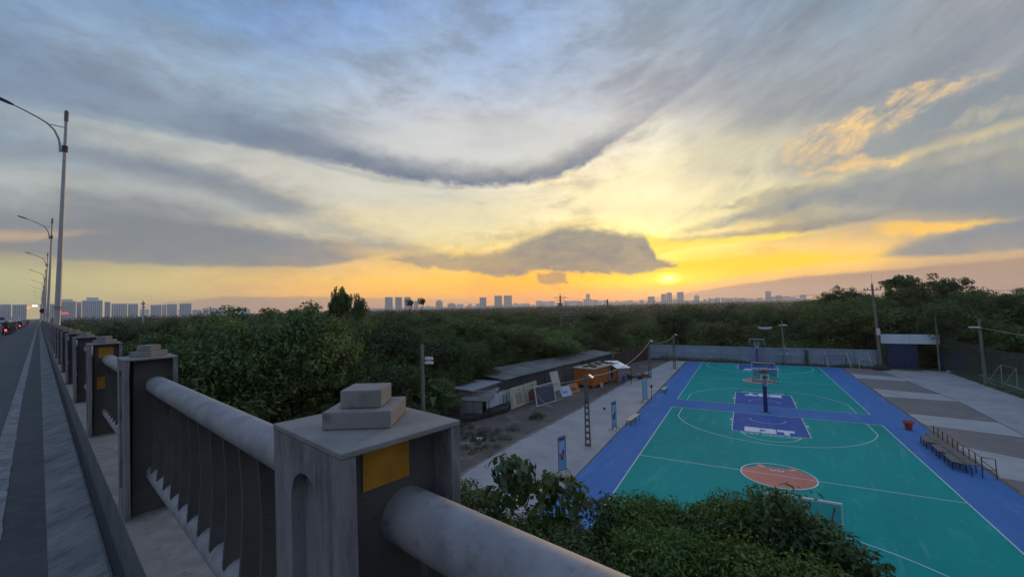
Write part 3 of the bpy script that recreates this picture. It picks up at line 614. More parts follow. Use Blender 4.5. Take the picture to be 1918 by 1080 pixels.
# ------------------------------------------------------------------ yard furniture
wallm = mat('blue grey sheet metal', (.27, .34, .43), (.22, .29, .38), 1.2, .55, .1, 20, c3=(.32, .37, .43), s3=2, t3=(.55, .8), rnd=.05)
def fence_sheet(root, a, b, h, name='sheet', m=None, z0=0.):
    a = np.array(a, float); b = np.array(b, float); L = np.linalg.norm(b-a); d = (b-a)/L; n = np.array([-d[1], d[0]])
    k = max(2, int(L/.2)); V = []
    for i in range(k+1):
        for j, s in ((0, 0), (.45, 0), (.5, 1), (.95, 1)):
            if i == k and j: break
            p = a+d*(min(i+j, k)*L/k)+n*s*.035
            V += [(p[0], p[1], z0), (p[0], p[1], h)]
    q = len(V)//2; m_ = MB(); m_.add(V, [(2*i, 2*i+1, 2*i+3, 2*i+2) for i in range(q-1)])
    return obj(name, m_, m or wallm, root)
fr = thing('metal_fence', 'long blue grey corrugated metal fence closing off the far end of the courts', 'fence')
xs = [-16, -13.2, -10.4, -7.7, -4.9, -2.1, .7, 3.5, 6.3, 9.1, 11.9, 14.5]
random.seed(5)
for a, b in zip(xs, xs[1:]):
    ya, yb = 47.5-(a+16)*.023, 47.5-(b+16)*.023
    fence_sheet(fr, (a+.012, ya), (b-.012, yb), 2.5+random.uniform(-.02, .02), 'fence_sheet')
pm = mat('fence post', (.22, .26, .3), rough=.6)
for x in xs:
    m = MB(); y = 47.5-(x+16)*.023; m.tube([(x, y-.05, 0), (x, y-.05, 2.55)], .035, 6); obj('post', m, pm, fr)
for z in (1.25, 2.3):
    m = MB(); m.tube([(-16, 47.42, z), (14.5, 46.72, z)], .03, 6); obj('rail', m, pm, fr)
for (x, dx) in ((8.4, .35), (10.9, .35), (13.2, .4)):
    m = MB(); m.tube([(x, 46.6, 2.2), (x+dx, 45.9, .05)], .03, 6); obj('brace', m, mat('pale steel', (.55, .57, .6), rough=.5), fr)
# small lattice poles
latm = mat('dark precast concrete', (.155, .14, .125), (.10, .092, .085), 3, .9, .3, 30)
flood = mat('floodlight casing', (.7, .72, .75), rough=.4)
def tr(mb, T): mb.v = [T(*p) for p in mb.v]; return mb
def lattice_pole(x, y, h, label, rot=0., two=True):
    r = thing('lattice_pole', label, 'pole', (x, y, 0), rot, 'slotted concrete poles beside the court')
    m = MB(); wb, wt, d = .16, .085, .05
    def wz(z): return wb+(wt-wb)*z/h
    for s in (-1, 1):
        V = []
        for z in (0, h):
            w = wz(z)
            V += [(s*w-.045, -d, z), (s*w+.045, -d, z), (s*w+.045, d, z), (s*w-.045, d, z)]
        m.add(V, [(0, 1, 2, 3), (4, 5, 6, 7)]+[(j, (j+1) % 4, 4+(j+1) % 4, 4+j) for j in range(4)])
    z = 0.
    while z < h*.62:
        m.box(-wz(z)+.043, wz(z)-.043, -d+.006, d-.006, z, z+.17); z += .42
    m.box(-wz(h*.62)+.043, wz(h*.62)-.043, -d+.006, d-.006, h*.60, h-.01)
    obj('post', m, latm, r)
    for k in (0, 1) if two else (0,):
        m = MB(); m.tube([(0, 0, h-.15-.1*k), (.32, -.2, h-.02-.1*k)], .02, 6); b = obj('bracket', m, latm, r)
        m = MB(); m.box(-.09, .09, -.26, .26, -.035, .035); c, s_ = math.cos(.6), math.sin(.6)
        tr(m, lambda X, Y, Z: (.34+.13*k+X*c+Z*s_, -.22+Y*.8, h+.04-X*s_+Z*c-.1*k)); obj('floodlight', m, flood, r, bevel=.01)
    return r
lattice_pole(-11.0, .3, 4.8, 'slotted concrete light pole nearest the bridge on the pale path', .1)
lattice_pole(-12.4, 29.1, 4.75, 'slotted concrete light pole halfway along the path by the tall banner', .05)
lattice_pole(-10.6, 38., 4.95, 'slotted concrete light pole at the far corner of the blue court edge', .05)
wood = mat('grey timber pole', (.20, .18, .16), (.14, .13, .115), 5, .9, .4, 40, stretch=(1, 1, .2))
def round_pole(x, y, h, label, r0=.13, r1=.085, lean=(0, 0), cat='pole', extra=None, name='light_pole'):
    r = thing(name, label, cat, (x, y, 0))
    m = MB(); m.tube([(0, 0, 0), (lean[0]*.5, lean[1]*.5, h*.5), (lean[0], lean[1], h)], [r0, (r0+r1)/2, r1], 10); obj('post', m, wood, r, smooth=True)
    if extra: extra(r, lean[0], lean[1], h)
    return r
def cross2(r, lx, ly, h):
    m = MB(); m.box(-.55, .55, -.05, .05, h-.75, h-.67); m.box(-.3, .3, -.04, .04, h-.62, h-.56); obj('crossarm', m, flood, r)
    m = MB(); m.box(-.5, .5, -.07, .07, 1.72, 1.80); obj('crossarm', m, flood, r)
    m = MB(); m.tube([(0, 0, 2.0), (0, 0, 2.8)], .17, 8); obj('junction_box', m, pm, r)
round_pole(3.6, 46.1, 6.6, 'round light pole with small crossarm in front of the blue fence', lean=(-.18, 0), extra=cross2)
def fl1(r, lx, ly, h):
    m = MB(); m.box(-1.0, -.14, -.12, .12, h-.95, h-.83); obj('floodlight', m, flood, r, bevel=.02)
    m = MB(); m.tube([(-.6, 0, h-.89), (0, 0, h-1.0)], .025, 6); obj('bracket', m, pm, r)
round_pole(20.9, 36.2, 7.1, 'stout round pole with a white floodlight beside the netted pitch', .15, .12, (-.2, 0), extra=fl1)
def fl2(r, lx, ly, h):
    m = MB(); m.box(-.1, .75, -.1, .1, h-.02, h+.05); obj('floodlight', m, pm, r)
round_pole(20.2, 46.0, 8.1, 'slim grey pole at the right end of the blue gate', .10, .075, (-.1, 0), extra=fl2)
def util(r, lx, ly, h):
    m = MB(); m.box(lx-.95, lx+.95, -.06, .06, h-.75, h-.64); obj('crossarm', m, pm, r)
    m = MB(); m.tube([(lx, 0, h-.1), (lx, 0, h+1.5)], .018, 6); obj('lightning_rod', m, pm, r)
    for x in (-.85, -.5, .5, .85, 0):
        m = MB(); z = h-.64 if x else h; m.lathe([(.03, 0), (.075, .06), (.05, .1), (.08, .17), (.03, .26)], 8, (lx+x, 0, z)); obj('insulator', m, mat('brown porcelain', (.10, .05, .035), rough=.3), r)
    m = MB(); m.tube([(lx-.9, 0, h-.7), (lx-.1, 0, h-1.6)], .025, 6); obj('strut', m, pm, r)
    m = MB(); m.box(-.28, .1, -.2, .2, 4.6, 5.5); obj('meter_box', m, mat('pale box', (.5, .52, .53), rough=.5), r)
round_pole(14.45, 46.1, 11.4, 'tall tapered utility pole with insulators left of the blue gate', .2, .13, (-.42, 0), 'utility pole', util, 'utility_pole')
def util2(r, lx, ly, h):
    for zz, w in ((h-.5, 1.5), (h-1.1, 1.0)):
        m = MB(); m.box(-w, w, -.07, .07, zz, zz+.12); obj('crossarm', m, pm, r)
    m = MB(); m.box(-2.1, 2.1, -.08, .08, h-3.6, h-3.45); obj('crossarm', m, pm, r)
    for s in (-1, 1):
        m = MB(); m.tube([(s*2.0, 0, h-3.5), (0, 0, h-5.2)], .04, 6); obj('strut', m, pm, r)
    m = MB(); m.tube([(0, 0, h), (0, 0, h+1.8)], .03, 5); obj('lightning_rod', m, pm, r)
    m = MB(); m.box(-.45, .45, -.3, .3, h-2.9, h-1.6); obj('transformer', m, pm, r)
round_pole(-35.5, 55.5, 11.7, 'dark power pole with crossarms standing among the trees at the centre', .22, .16, (0, 0), 'utility pole', util2, 'utility_pole')
round_pole(-33.6, 84, 10.9, 'bare dark post rising from the far trees right of the power pole', .24, .2, (0, 0))
def util3(r, lx, ly, h):
    for k in (0, 1):
        m = MB(); m.box(.25, .85, -.08, .08, h-1.0-.28*k, h-.84-.28*k); obj('floodlight', m, flood, r)
    m = MB(); m.tube([(0, 0, h-1.3), (.5, 0, h-1.0)], .03, 6); obj('bracket', m, pm, r)
# cables
cab = mat('pale cable', (.42, .36, .28), rough=.7); cabd = mat('dark cable', (.03, .03, .03), rough=.7)
def cable(a, b, sg, label, m=cab, r_=.022, n=18):
    P = [tuple(a[k]+(b[k]-a[k])*t/n-(4*sg*(t/n)*(1-t/n) if k == 2 else 0) for k in range(3)) for t in range(n+1)]
    mb = MB(); mb.tube(P, r_, 6); tag(obj('cable', mb, m), label, 'cable', 'overhead cables')
cable((-10.7, .2, 4.7), (-21.9, 1.9, 2.6), .3, 'pale sagging cable from the nearest slotted pole left towards the shed')
cable((-10.7, .2, 4.75), (-12.2, 29.1, 4.7), .9, 'pale cable from the nearest slotted pole past the orange container')
cable((-12.1, 29.1, 4.65), (-10.4, 38., 4.85), .55, 'pale cable swagged between the two far slotted poles')
cable((14.1, 46, 10.7), (-36, 55.5, 11.3), 1.2, 'thin dark power line across the sky from the utility pole leftwards', cabd, .02)
cable((14.9, 46, 10.7), (60, 44, 10.9), .8, 'thin dark power line running right from the utility pole', cabd, .02)
cable((20.7, 36.2, 6.0), (20.4, 46, 6.6), .5, 'dark cable from the floodlight pole to the slim grey pole', cabd)
cable((20.7, 36.2, 6.2), (27, 22, 5.6), .5, 'pale cable from the floodlight pole off to the right', cab)
cable((20.2, 46, 7.6), (60, 60, 8.2), .6, 'dark cable running right from the slim grey pole over the pitch', cabd)
cable((20.2, 46, 3.6), (40, 38, 5.4), .2, 'low dark cable above the pitch netting', cabd)
# hanging name board in the air over the fence, on its wire
cable((3.4, 46.1, 5.9), (-8.0, 52, 5.2), .5, 'thin dark wire carrying the small curved sign over the fence', cabd, .012)
hb = MB(); V = []
for i in range(9):
    x = -.1-.0+1.75*i/8; z = 5.38-.10*(1-((i-4)/4)**2)
    V += [(x, 0, z), (x, 0, z+.30)]
hb.add(V, [(2*i, 2*i+1, 2*i+3, 2*i+2) for i in range(8)]); hb.v = [(x+.55, 46.6+y, z) for x, y, z in hb.v]
hb2 = MB(); hb2.v = hb.v+[(x, y+.04, z) for x, y, z in hb.v]; hb2.f = hb.f+[tuple(18+i for i in f[::-1]) for f in hb.f]; hb2.mi = [0]*len(hb2.f)
tag(obj('hanging_sign', hb2, mat('faded sign', (.62, .66, .66), (.30, .34, .36), 9, .5)), 'small pale curved sign hanging above the far basketball hoop', 'sign')
# gate
gt = thing('gate', 'blue gate with a long white fascia board above it, one leaf open', 'gate', (0, 0, 0))
gb = mat('navy gate sheet', (.018, .04, .12), (.014, .03, .095), 2, .5); wf = mat('white fascia', (.55, .64, .72), (.48, .57, .66), 1.2, .45)
for a, b in ((14.8, 17.75), (17.78, 20.7)):
    m = MB(); m.box(a, b, 47.0, 47.12, 3.4, 4.65); obj('fascia_board', m, wf, gt)
for a in (15.5, 16.97):
    c = fence_sheet(gt, (a, 47.3), (a+1.45, 47.3), 3.25, 'gate_leaf', gb, .12)
m = MB(); m.box(14.9, 20.6, 47.35, 47.9, 3.3, 3.4); obj('lintel', m, gb, gt)
for x in (14.95, 15.35, 18.45, 20.65):
    m = MB(); m.box(x-.06, x+.06, 47.2, 47.32, 0, 3.4 if x != 15.35 else 4.5); obj('gate_post', m, gb, gt)
c = fence_sheet(gt, (20.7, 47.2), (22.6, 46.4), 3.0, 'side_panel', gb)
m = MB(); m.box(18.5, 20.6, 52, 52.25, 0, 1.15); tag(obj('low_wall', m, mat('grey render', (.24, .21, .19), (.19, .165, .15), 1, .9)), 'low grey wall seen through the open half of the gate', 'wall')
# netting and pitch
obj('artificial_turf', sheet([(21.3, 18), (62, 18), (62, 58), (21.8, 45.8)], .01), mat('green turf', (.02, .075, .025), (.015, .06, .022), .4, .95), kind='structure')
tl = MB(); line(tl, (22.6, 20), (23.2, 44.4), .09, .03); line(tl, (23.2, 44.4), (60, 55), .09, .03); obj('pitch_lines', tl, line_p, kind='structure')
def netmat(name, c, cell, th):
    m = bpy.data.materials.new(name); m.use_nodes = True; t = m.node_tree; L = t.links.new; b = t.nodes['Principled BSDF']
    b.inputs['Base Color'].default_value = (*c, 1); b.inputs['Roughness'].default_value = .8
    uv = t.nodes.new('ShaderNodeUVMap'); sx = t.nodes.new('ShaderNodeSeparateXYZ'); L(uv.outputs[0], sx.inputs[0]); res = []
    for i in (0, 1):
        a = t.nodes.new('ShaderNodeMath'); a.operation = 'FRACT'; q = t.nodes.new('ShaderNodeMath'); q.operation = 'MULTIPLY'; q.inputs[1].default_value = 1/cell; L(sx.outputs[i], q.inputs[0]); L(q.outputs[0], a.inputs[0])
        g = t.nodes.new('ShaderNodeMath'); g.operation = 'LESS_THAN'; g.inputs[1].default_value = th/cell; L(a.outputs[0], g.inputs[0]); res.append(g)
    x = t.nodes.new('ShaderNodeMath'); x.operation = 'MAXIMUM'; L(res[0].outputs[0], x.inputs[0]); L(res[1].outputs[0], x.inputs[1])
    L(x.outputs[0], b.inputs['Alpha']); return m
netm = netmat('green netting', (.075, .085, .065), .12, .03)
def net(root, P, h, name='netting', m=netm):
    mb = MB(); V = []; U = []; s = 0
    for i, p in enumerate(P):
        if i: s += math.dist(P[i-1][:2], p[:2])
        hh = p[2] if len(p) > 2 else h
        V += [(p[0], p[1], .02), (p[0], p[1], hh)]; U += [(s, 0), (s, hh)]
    mb.add(V, [(2*i, 2*i+1, 2*i+3, 2*i+2) for i in range(len(P)-1)]); me = mb.mesh(name); me.materials.append(m)
    uv = me.uv_layers.new(name='UVMap')
    for l in me.loops: uv.data[l.index].uv = U[l.vertex_index]
    o = bpy.data.objects.new(name, me); COL.objects.link(o); o.parent = root; return o
blk0 = mat('dark net post', (.05, .055, .055))
nf = thing('net_fence', 'tall sagging green net fence around the turf pitch on the right', 'net fence')
P = [(20.9, 46.6, 4.5), (20.95, 43, 4.2), (21.0, 39.5, 4.05), (20.95, 36.2, 4.25), (21.0, 32, 4.0), (21.0, 28, 4.3), (21.0, 22, 4.2), (21, 16, 4.3)]
net(nf, P, 4)
P2 = [(20.9, 46.8, 4.5), (28, 49, 4.1), (36, 52, 4.3), (46, 55, 4.2), (60, 59, 4.4)]
net(nf, P2, 4)
for p in (P[0], P[3], P[6])+tuple(P2[1:]):
    m = MB(); m.tube([(p[0], p[1], 0), (p[0], p[1], p[2]+.05)], .035, 6); obj('post', m, blk0, nf)
for PP in (P, P2):
    m = MB(); m.tube(PP, .014, 5); obj('top_wire', m, cabd, nf)
whitepipe = mat('white pipe', (.62, .63, .63), rough=.5)
def goal(x, y, w, h, d, rz, label, gm_=None):
    whitepipe = gm_ or mat('chipped goal paint', (.42, .43, .43), rough=.6)
    r = thing('football_goal', label, 'football goal', (x, y, 0), rz, 'small football goals')
    for s in (-1, 1):
        m = MB(); m.tube([(s*w/2, 0, 0), (s*w/2, 0, h)], .045, 8); obj('upright', m, whitepipe, r)
        m = MB(); m.tube([(s*w/2, 0, h), (s*w/2, d, .03)], .03, 6); obj('back_stay', m, whitepipe, r)
    m = MB(); m.tube([(-w/2, 0, h), (w/2, 0, h)], .045, 8); obj('crossbar', m, whitepipe, r)
    m = MB(); m.tube([(-w/2, d, .04), (w/2, d, .04)], .03, 6); obj('base_bar', m, whitepipe, r)
goal(23.0, 37.2, 3., 2., 1.1, rad(90), 'white football goal on the turf behind the netting')
goal(9.6, 46.0, 2.4, 1.65, .6, rad(5), 'dark narrow football goal standing against the blue fence', mat('dull goal paint', (.14, .12, .12)))
goal(13.0, 45.9, 1.7, 1.25, .9, rad(-8), 'small white goal frame standing beside a dark heap near the utility pole')
for x, y, s, lb in ((14.35, 45.4, .55, 'black bundle beside the small white goal frame'),):
    m = MB(); m.lathe([(.55, 0), (.75, .2), (.7, .5), (.45, .75), (.1, .85)], 10); m.v = [(a*1.3+x, b*.7+y, c*.9) for a, b, c in m.v]
    tag(obj('bundle', m, mat('black tarpaulin', (.02, .02, .022), rough=.6), smooth=True), lb, 'bundle')
m = MB(); m.box(20.75, 21.35, 45.35, 45.75, 0, .22); tag(obj('concrete_block', m, whitepipe, bevel=.02), 'pale block on the pavement edge at the foot of the net', 'block')
# ------------------------------------------------------------------ basketball hoops
navy = mat('navy paint', (.022, .035, .16), (.018, .028, .12), 3, .45); red = mat('red paint', (.42, .06, .035), rough=.5); blk = mat('black steel', (.02, .02, .022), rough=.5)
glass = bpy.data.materials.new('backboard glass'); glass.use_nodes = True
_t = glass.node_tree; _t.nodes.clear(); _o = _t.nodes.new('ShaderNodeOutputMaterial'); _g = _t.nodes.new('ShaderNodeBsdfGlossy'); _g.inputs['Roughness'].default_value = .06; _g.inputs[0].default_value = (.8, .85, .9, 1); _tr = _t.nodes.new('ShaderNodeBsdfTransparent'); _tr.inputs[0].default_value = (.86, .9, .92, 1); _m = _t.nodes.new('ShaderNodeMixShader'); _m.inputs[0].default_value = .07
_t.links.new(_tr.outputs[0], _m.inputs[1]); _t.links.new(_g.outputs[0], _m.inputs[2]); _t.links.new(_m.outputs[0], _o.inputs[0])
def board(r, y, s, mode=''):      # s = direction the board faces (+1 faces +y)
    def B(m): return m
    m = MB(); m.box(-.9, .9, y-.008, y+.008, 2.9, 3.95); g_ = obj('backboard', m, glass, r)
    m = MB(); m.box(-.93, .93, y-.03, y+.03, 3.95, 4.0); f = obj('board_frame', m, whitepipe, r)
    m = MB(); m.box(-.93, .93, y-.03, y+.03, 2.85, 2.9); m.box(-.93, -.9, y-.03, y+.03, 2.9, 3.25); m.box(.9, .93, y-.03, y+.03, 2.9, 3.25); obj('board_frame', m, blk, r)
    for a in (-.915, .915):
        m = MB(); m.box(a-.014, a+.014, y-.02, y+.02, 3.25, 3.95); obj('board_frame', m, whitepipe, r)
    m = MB(); q = y+s*.012
    for (a, b, c, d) in ((-.295, .295, 3.05, 3.10), (-.295, .295, 3.45, 3.50), (-.295, -.245, 3.10, 3.45), (.245, .295, 3.10, 3.45)): m.box(a, b, min(q, q+s*.004), max(q, q+s*.004), c, d)
    obj('target_square', m, whitepipe, r)
    m = MB(); P = [(.23*math.cos(rad(t)), y+s*(.38)+.23*math.sin(rad(t)), 3.05) for t in range(0, 361, 15)]; m.tube(P, .012, 6, False); m.box(-.08, .08, min(y, y+s*.16), max(y, y+s*.16), 3.03, 3.06)
    rim = obj('rim', m, red, r)
    m = MB()
    for t in range(0, 360, 30):
        a = rad(t); m.tube([(.22*math.cos(a), y+s*.38+.22*math.sin(a), 3.04), (.14*math.cos(a+.25), y+s*.38+.14*math.sin(a+.25), 2.82), (.12*math.cos(a), y+s*.38+.12*math.sin(a), 2.62)], .006, 4)
    obj('hoop_net', m, whitepipe, rim)
def hoop(x, y, faces, label, purple=False):
    r = thing('basketball_hoop', label, 'basketball hoop', (x, y, 0), 0, 'basketball hoops')
    m = MB(); m.box(-.16, .16, -.16, .16, .02, 3.05 if not purple else 3.05); obj('pole', m, navy if not purple else mat('violet paint', (.10, .07, .34), (.08, .055, .28), 2, .5), r, bevel=.03)
    m = MB(); m.box(-.13, .13, -.13, .13, 3.06, 3.75); obj('pole_head', m, red if not purple else navy, r, bevel=.02)
    m = MB(); m.box(-.35, .35, -.35, .35, .01, .05); obj('base_plate', m, navy, r)
    for s, d in faces:
        yb = s*d
        m = MB()
        for a in (-.10, .10):
            m.tube([(a, s*.1, 3.55), (a*1.5, yb-s*.03, 3.45)], .035, 6); m.tube([(a, s*.1, 3.1), (a*1.5, yb-s*.03, 3.02)], .035, 6)
        for a in (-1, 1): m.tube([(a*.1, s*.1, 3.3), (a*.75, yb-s*.03, 3.85)], .025, 6); m.tube([(a*.1, s*.1, 3.3), (a*.75, yb-s*.03, 3.0)], .025, 6)
        m.box(-.42, .42, min(s*.55, s*.75), max(s*.55, s*.75), 3.56, 3.62)
        obj('support_arm', m, blk, r)
        board(r, yb, s)
    return r
hoop(0, 15.35, ((-1, 2.0), (1, 1.7)), 'navy double basketball hoop standing on the blue strip between the two courts')
hoop(0.05, 46.3, ((-1, 2.4),), 'violet basketball hoop at the far end beside the blue fence', True)
hoop(0, -15.4, ((1, 2.55),), 'nearest basketball hoop, mostly hidden behind the trees below the bridge')
# ------------------------------------------------------------------ benches
slat = mat('pale yellow wood', (.55, .48, .27), (.45, .38, .2), 3, .7, .2, 40)
def bench(x, y, L, label, rz):
    r = thing('bench', label, 'bench', (x, y, 0), rz, 'wooden benches beside the court')
    for k in range(4): m = MB(); m.box(-L/2, L/2, -.2+.1*k+.008, -.1+.1*k-.004, .43, .46); obj('slat', m, slat, r)
    for a in (-L/2+.05, 0, L/2-.05):
        for b in (-.17, .17): m = MB(); m.box(a-.015, a+.015, b-.015, b+.015, 0, .40); obj('leg', m, blk, r)
    m = MB()
    for a in (-L/2+.05, L/2-.05): m.box(a-.014, a+.014, -.155, .155, .401, .429)
    m.box(-L/2+.07, L/2-.07, -.185, -.155, .401, .428); m.box(-L/2+.07, L/2-.07, .155, .185, .401, .428); obj('seat_frame', m, blk, r)
bench(-9.55, 7.3, 2.3, 'pale wooden bench nearer the bridge, beside the narrow banner', rad(84))
bench(-9.2, 20.3, 1.5, 'pale wooden bench farther off, to the right of the wide banner', rad(86))
# banners
def banner(x, y, w, h, rz, label, style):
    r = thing('banner_stand', label, 'banner', (x, y, 0), rz, 'banners standing along the path')
    m = MB(); z0 = .28
    for a in (-w/2, w/2): m.box(a-.012, a+.012, -.012, .012, .0, h)
    m.box(-w/2, w/2, -.012, .012, z0-.02, z0); m.box(-w/2, w/2, -.012, .012, h-.02, h); obj('frame', m, blk, r)
    bl = mat('banner blue', (.16, .34, .52), (.13, .28, .46), 2, .5); m = MB(); m.box(-w/2+.013, w/2-.013, -.006, .006, z0, h-.022); obj('banner_sheet', m, bl if style != 2 else mat('banner pale blue', (.27, .44, .56), (.22, .38, .5), 1.5, .5), r)
    for s in (-1, 1):
        m = MB()
        if style == 2: continue
        m.box(-w/2+.06, w/2-.06, s*.008-.001, s*.008+.001, h-.22, h-.08); k = obj('banner_print', m, mat('print navy', (.03, .05, .16), rough=.5), r)
        m = MB(); n = int((h-.9)/.13)
        for i in range(n):
            if 5 <= i <= 8: continue
            m.box(-w/2+.08, w/2-.08-.05*(i % 3), s*.008-.001, s*.008+.001, h-.4-i*.13, h-.36-i*.13)
        obj('banner_print', m, mat('print white', (.6, .62, .66), rough=.5), r)
        m = MB(); z = h*.5
        m.prism([(-.07, -.25), (.05, -.28), (.10, .0), (.16, .26), (.06, .33), (-.02, .12), (-.13, .06)], (s*.009-.001, s*.009+.001), lambda a, b, c: (a*w/.5, c, z+b)); obj('banner_print', m, mat('print navy', (.03, .05, .16)), r)
        if style == 1:
            m = MB(); m.prism([(-.2, .0), (.02, -.1), (.12, .02), (0, .12), (-.18, .14)], (s*.012-.001, s*.012+.001), lambda a, b, c: (a*w/.5, c, z+b)); obj('banner_print', m, mat('print red', (.55, .05, .06)), r)
    for a in (-w/2, w/2):
        m = MB()
        for b in ((-.02, -.38), (-.02, .38), (-.38 if a < 0 else .38, 0)): m.tube([(a, 0, .25), (a+(b[0] if abs(b[0]) > .1 else 0), b[1], .012)], .012, 5)
        obj('foot', m, blk, r)
banner(-10.75, -4.9, .62, 2.15, rad(70), 'narrow upright banner with a red print, standing nearest the bridge', 1)
banner(-10.35, 4.6, .62, 2.2, rad(74), 'narrow upright banner on spread feet beside the nearer bench', 0)
banner(-10.15, 15.0, 1.25, 2.3, rad(82), 'wide plain blue banner on spread feet by the slotted pole', 2)
m = MB(); m.tube([(-9.75, 16.2, 0), (-9.75, 16.2, 1.2)], .03, 6); m.box(-9.83, -9.67, 16.1, 16.3, 1.2, 1.5)
tag(obj('small_sign_post', m, blk), 'short black post with a small box behind the wide blue banner', 'post')
# bin: red plastic with spread rim
r = thing('trash_bin', 'round red plastic waste bin on the right blue border', 'bin', (8.85, 13.35, 0)); redp = mat('faded red plastic', (.36, .075, .04), (.28, .055, .032), 5, .55)
m = MB(); m.lathe([(.17, 0), (.19, .02), (.23, .46), (.25, .47), (.25, .50), (.23, .50), (.21, .46), (.17, .05)], 20); obj('bin_body', m, redp, r, smooth=True)
m = MB(); m.lathe([(.24, .505), (.34, .51), (.35, .56), (.31, .64), (.27, .645), (.26, .60), (.22, .58)], 20); obj('bin_rim', m, redp, r, smooth=True)
# ball of dark litter on path
m = MB(); m.lathe([(.02, .0), (.11, .05), (.12, .12), (.06, .2), (.01, .22)], 10, (-12.9, 10.5, 0)); tag(obj('ball', m, blk, smooth=True), 'small black ball lying alone on the pale path', 'ball')
# ------------------------------------------------------------------ spectator platforms
st = thing('spectator_platform', 'low black-framed spectator platform with rail on the right blue border', 'platform'); deck = mat('worn grey ply', (.155, .145, .135), (.12, .112, .105), 2.5, .9, .2, 50)
for k, y in enumerate((8.35, 6.35, 4.55)):
    m = MB(); m.prism([(8.50, y+.38), (8.99, y), (8.99, y+1.95), (8.56, y+1.75)], (.455, .485), lambda a, b, c: (a, b, c)); obj('lower_board', m, deck, st)
    for a, b in ((8.53, y+.42), (8.97, y+.06), (8.60, y+1.7), (8.58, y+1.05)): m = MB(); m.box(a-.02, a+.02, b-.02, b+.02, .01, .45); obj('leg', m, blk, st)
    m = MB(); m.tube([(8.53, y+.42, .43), (8.6, y+1.7, .43)], .018, 5); m.tube([(8.53, y+.42, .43), (8.97, y+.05, .43)], .018, 5); m.tube([(8.53, y+.42, .2), (8.6, y+1.7, .2)], .014, 5); obj('board_frame', m, blk, st)
for k in range(4):
    y = 4.55+1.55*k; m = MB(); m.box(9.0, 9.44, y, y+1.54, .50, .53); obj('upper_board', m, deck, st)
for y in np.arange(4.1, 10.6, .72):
    for x in (9.42,): m = MB(); m.box(x-.018, x+.018, y-.018, y+.018, .01, 1.1); obj('rail_post', m, blk, st)
    m = MB(); m.box(9.0, 9.035, y-.018, y+.018, .01, .49); obj('leg', m, blk, st)
m = MB(); m.tube([(9.42, 4.08, 1.1), (9.40, 10.2, 1.1)], .022, 6); obj('hand_rail', m, blk, st)
m = MB(); m.tube([(9.42, 4.1, .8), (9.40, 10.2, .8)], .015, 6); obj('mid_rail', m, blk, st)
m = MB(); m.tube([(9.42, 4.08, 1.1), (9.9, 4.0, 1.1), (9.92, 4.0, .02)], .022, 6); m.tube([(9.42, 4.3, .95), (9.9, 4.02, .5)], .018, 6); m.tube([(9.42, 4.08, .5), (9.9, 4.0, .5)], .018, 6); obj('end_frame', m, blk, st)
# ------------------------------------------------------------------ shed, boards, container
dg = mat('dark sheet wall', (.085, .09, .10), (.06, .062, .072), .7, .75, .2, 15, c3=(.12, .125, .14), s3=1.5, t3=(.55, .7)); rf = mat('old corrugated roof', (.17, .175, .175), (.10, .105, .11), .5, .8, .4, 10, c3=(.23, .22, .20), s3=1.2, t3=(.52, .66), stretch=(1, .4, 1))
sh = thing('long_shed', 'long low dark shed with a corrugated roof behind the leaning boards', 'shed')
A_, B_ = np.array([-22.9, 9.3]), np.array([-18.9, 35.]); dd = (B_-A_)/np.linalg.norm(B_-A_); nn = np.array([-dd[1], dd[0]])
Ls = np.linalg.norm(B_-A_); nseg = 8
for k in range(nseg):
    a = A_+dd*Ls*k/nseg; b = A_+dd*Ls*(k+1)/nseg-dd*.02; hh = 2.18+(.05 if k % 3 == 1 else 0)
    fence_sheet(sh, a, b, hh, 'wall_sheet', dg if k not in (3, 4) else mat('grey wall sheet', (.16, .165, .165), (.12, .125, .125), 1, .8))
for k in range(10):
    a = A_+dd*(Ls*k/10)-nn*.25; b = A_+dd*(Ls*(k+1)/10-.03)-nn*.25; w = 5.2-.22*k
    z = 2.28+random.uniform(-.02, .04); n = 16; V = []
    L_ = np.linalg.norm(b-a)
    for i in range(n+1):
        p = a+(b-a)*i/n; q = p+nn*w; zz = z+.03*(i % 2)
        V += [(p[0], p[1], zz), (q[0], q[1], zz+.35)]
    m = MB(); m.add(V, [(2*i, 2*i+1, 2*i+3, 2*i+2) for i in range(n)]); obj('roof_sheet', m, rf, sh)
fence_sheet(sh, A_+nn*.05, A_+nn*4.8, 2.2, 'wall_sheet', mat('grey wall sheet', (.16, .165, .165)))
for t in np.linspace(.1, .97, 6):
    p = A_+dd*Ls*t-nn*.3; m = MB(); m.tube([(p[0], p[1], 0), (p[0], p[1], 2.4)], .03, 6); obj('post', m, blk, sh)
bw = thing('boundary_wall', 'dark brown boundary wall running from the shed to the blue fence', 'wall')
bm_ = mat('brown sheet wall', (.075, .055, .05), (.055, .042, .04), .8, .85, c3=(.11, .085, .075), s3=2)
P = [np.array(p) for p in ((-18.8, 35.2), (-18.0, 39.3), (-17.1, 43.4), (-16.1, 47.5))]
for a, b in zip(P, P[1:]): fence_sheet(bw, a, b-(b-a)/np.linalg.norm(b-a)*.02, 2.1, 'wall_sheet', bm_)
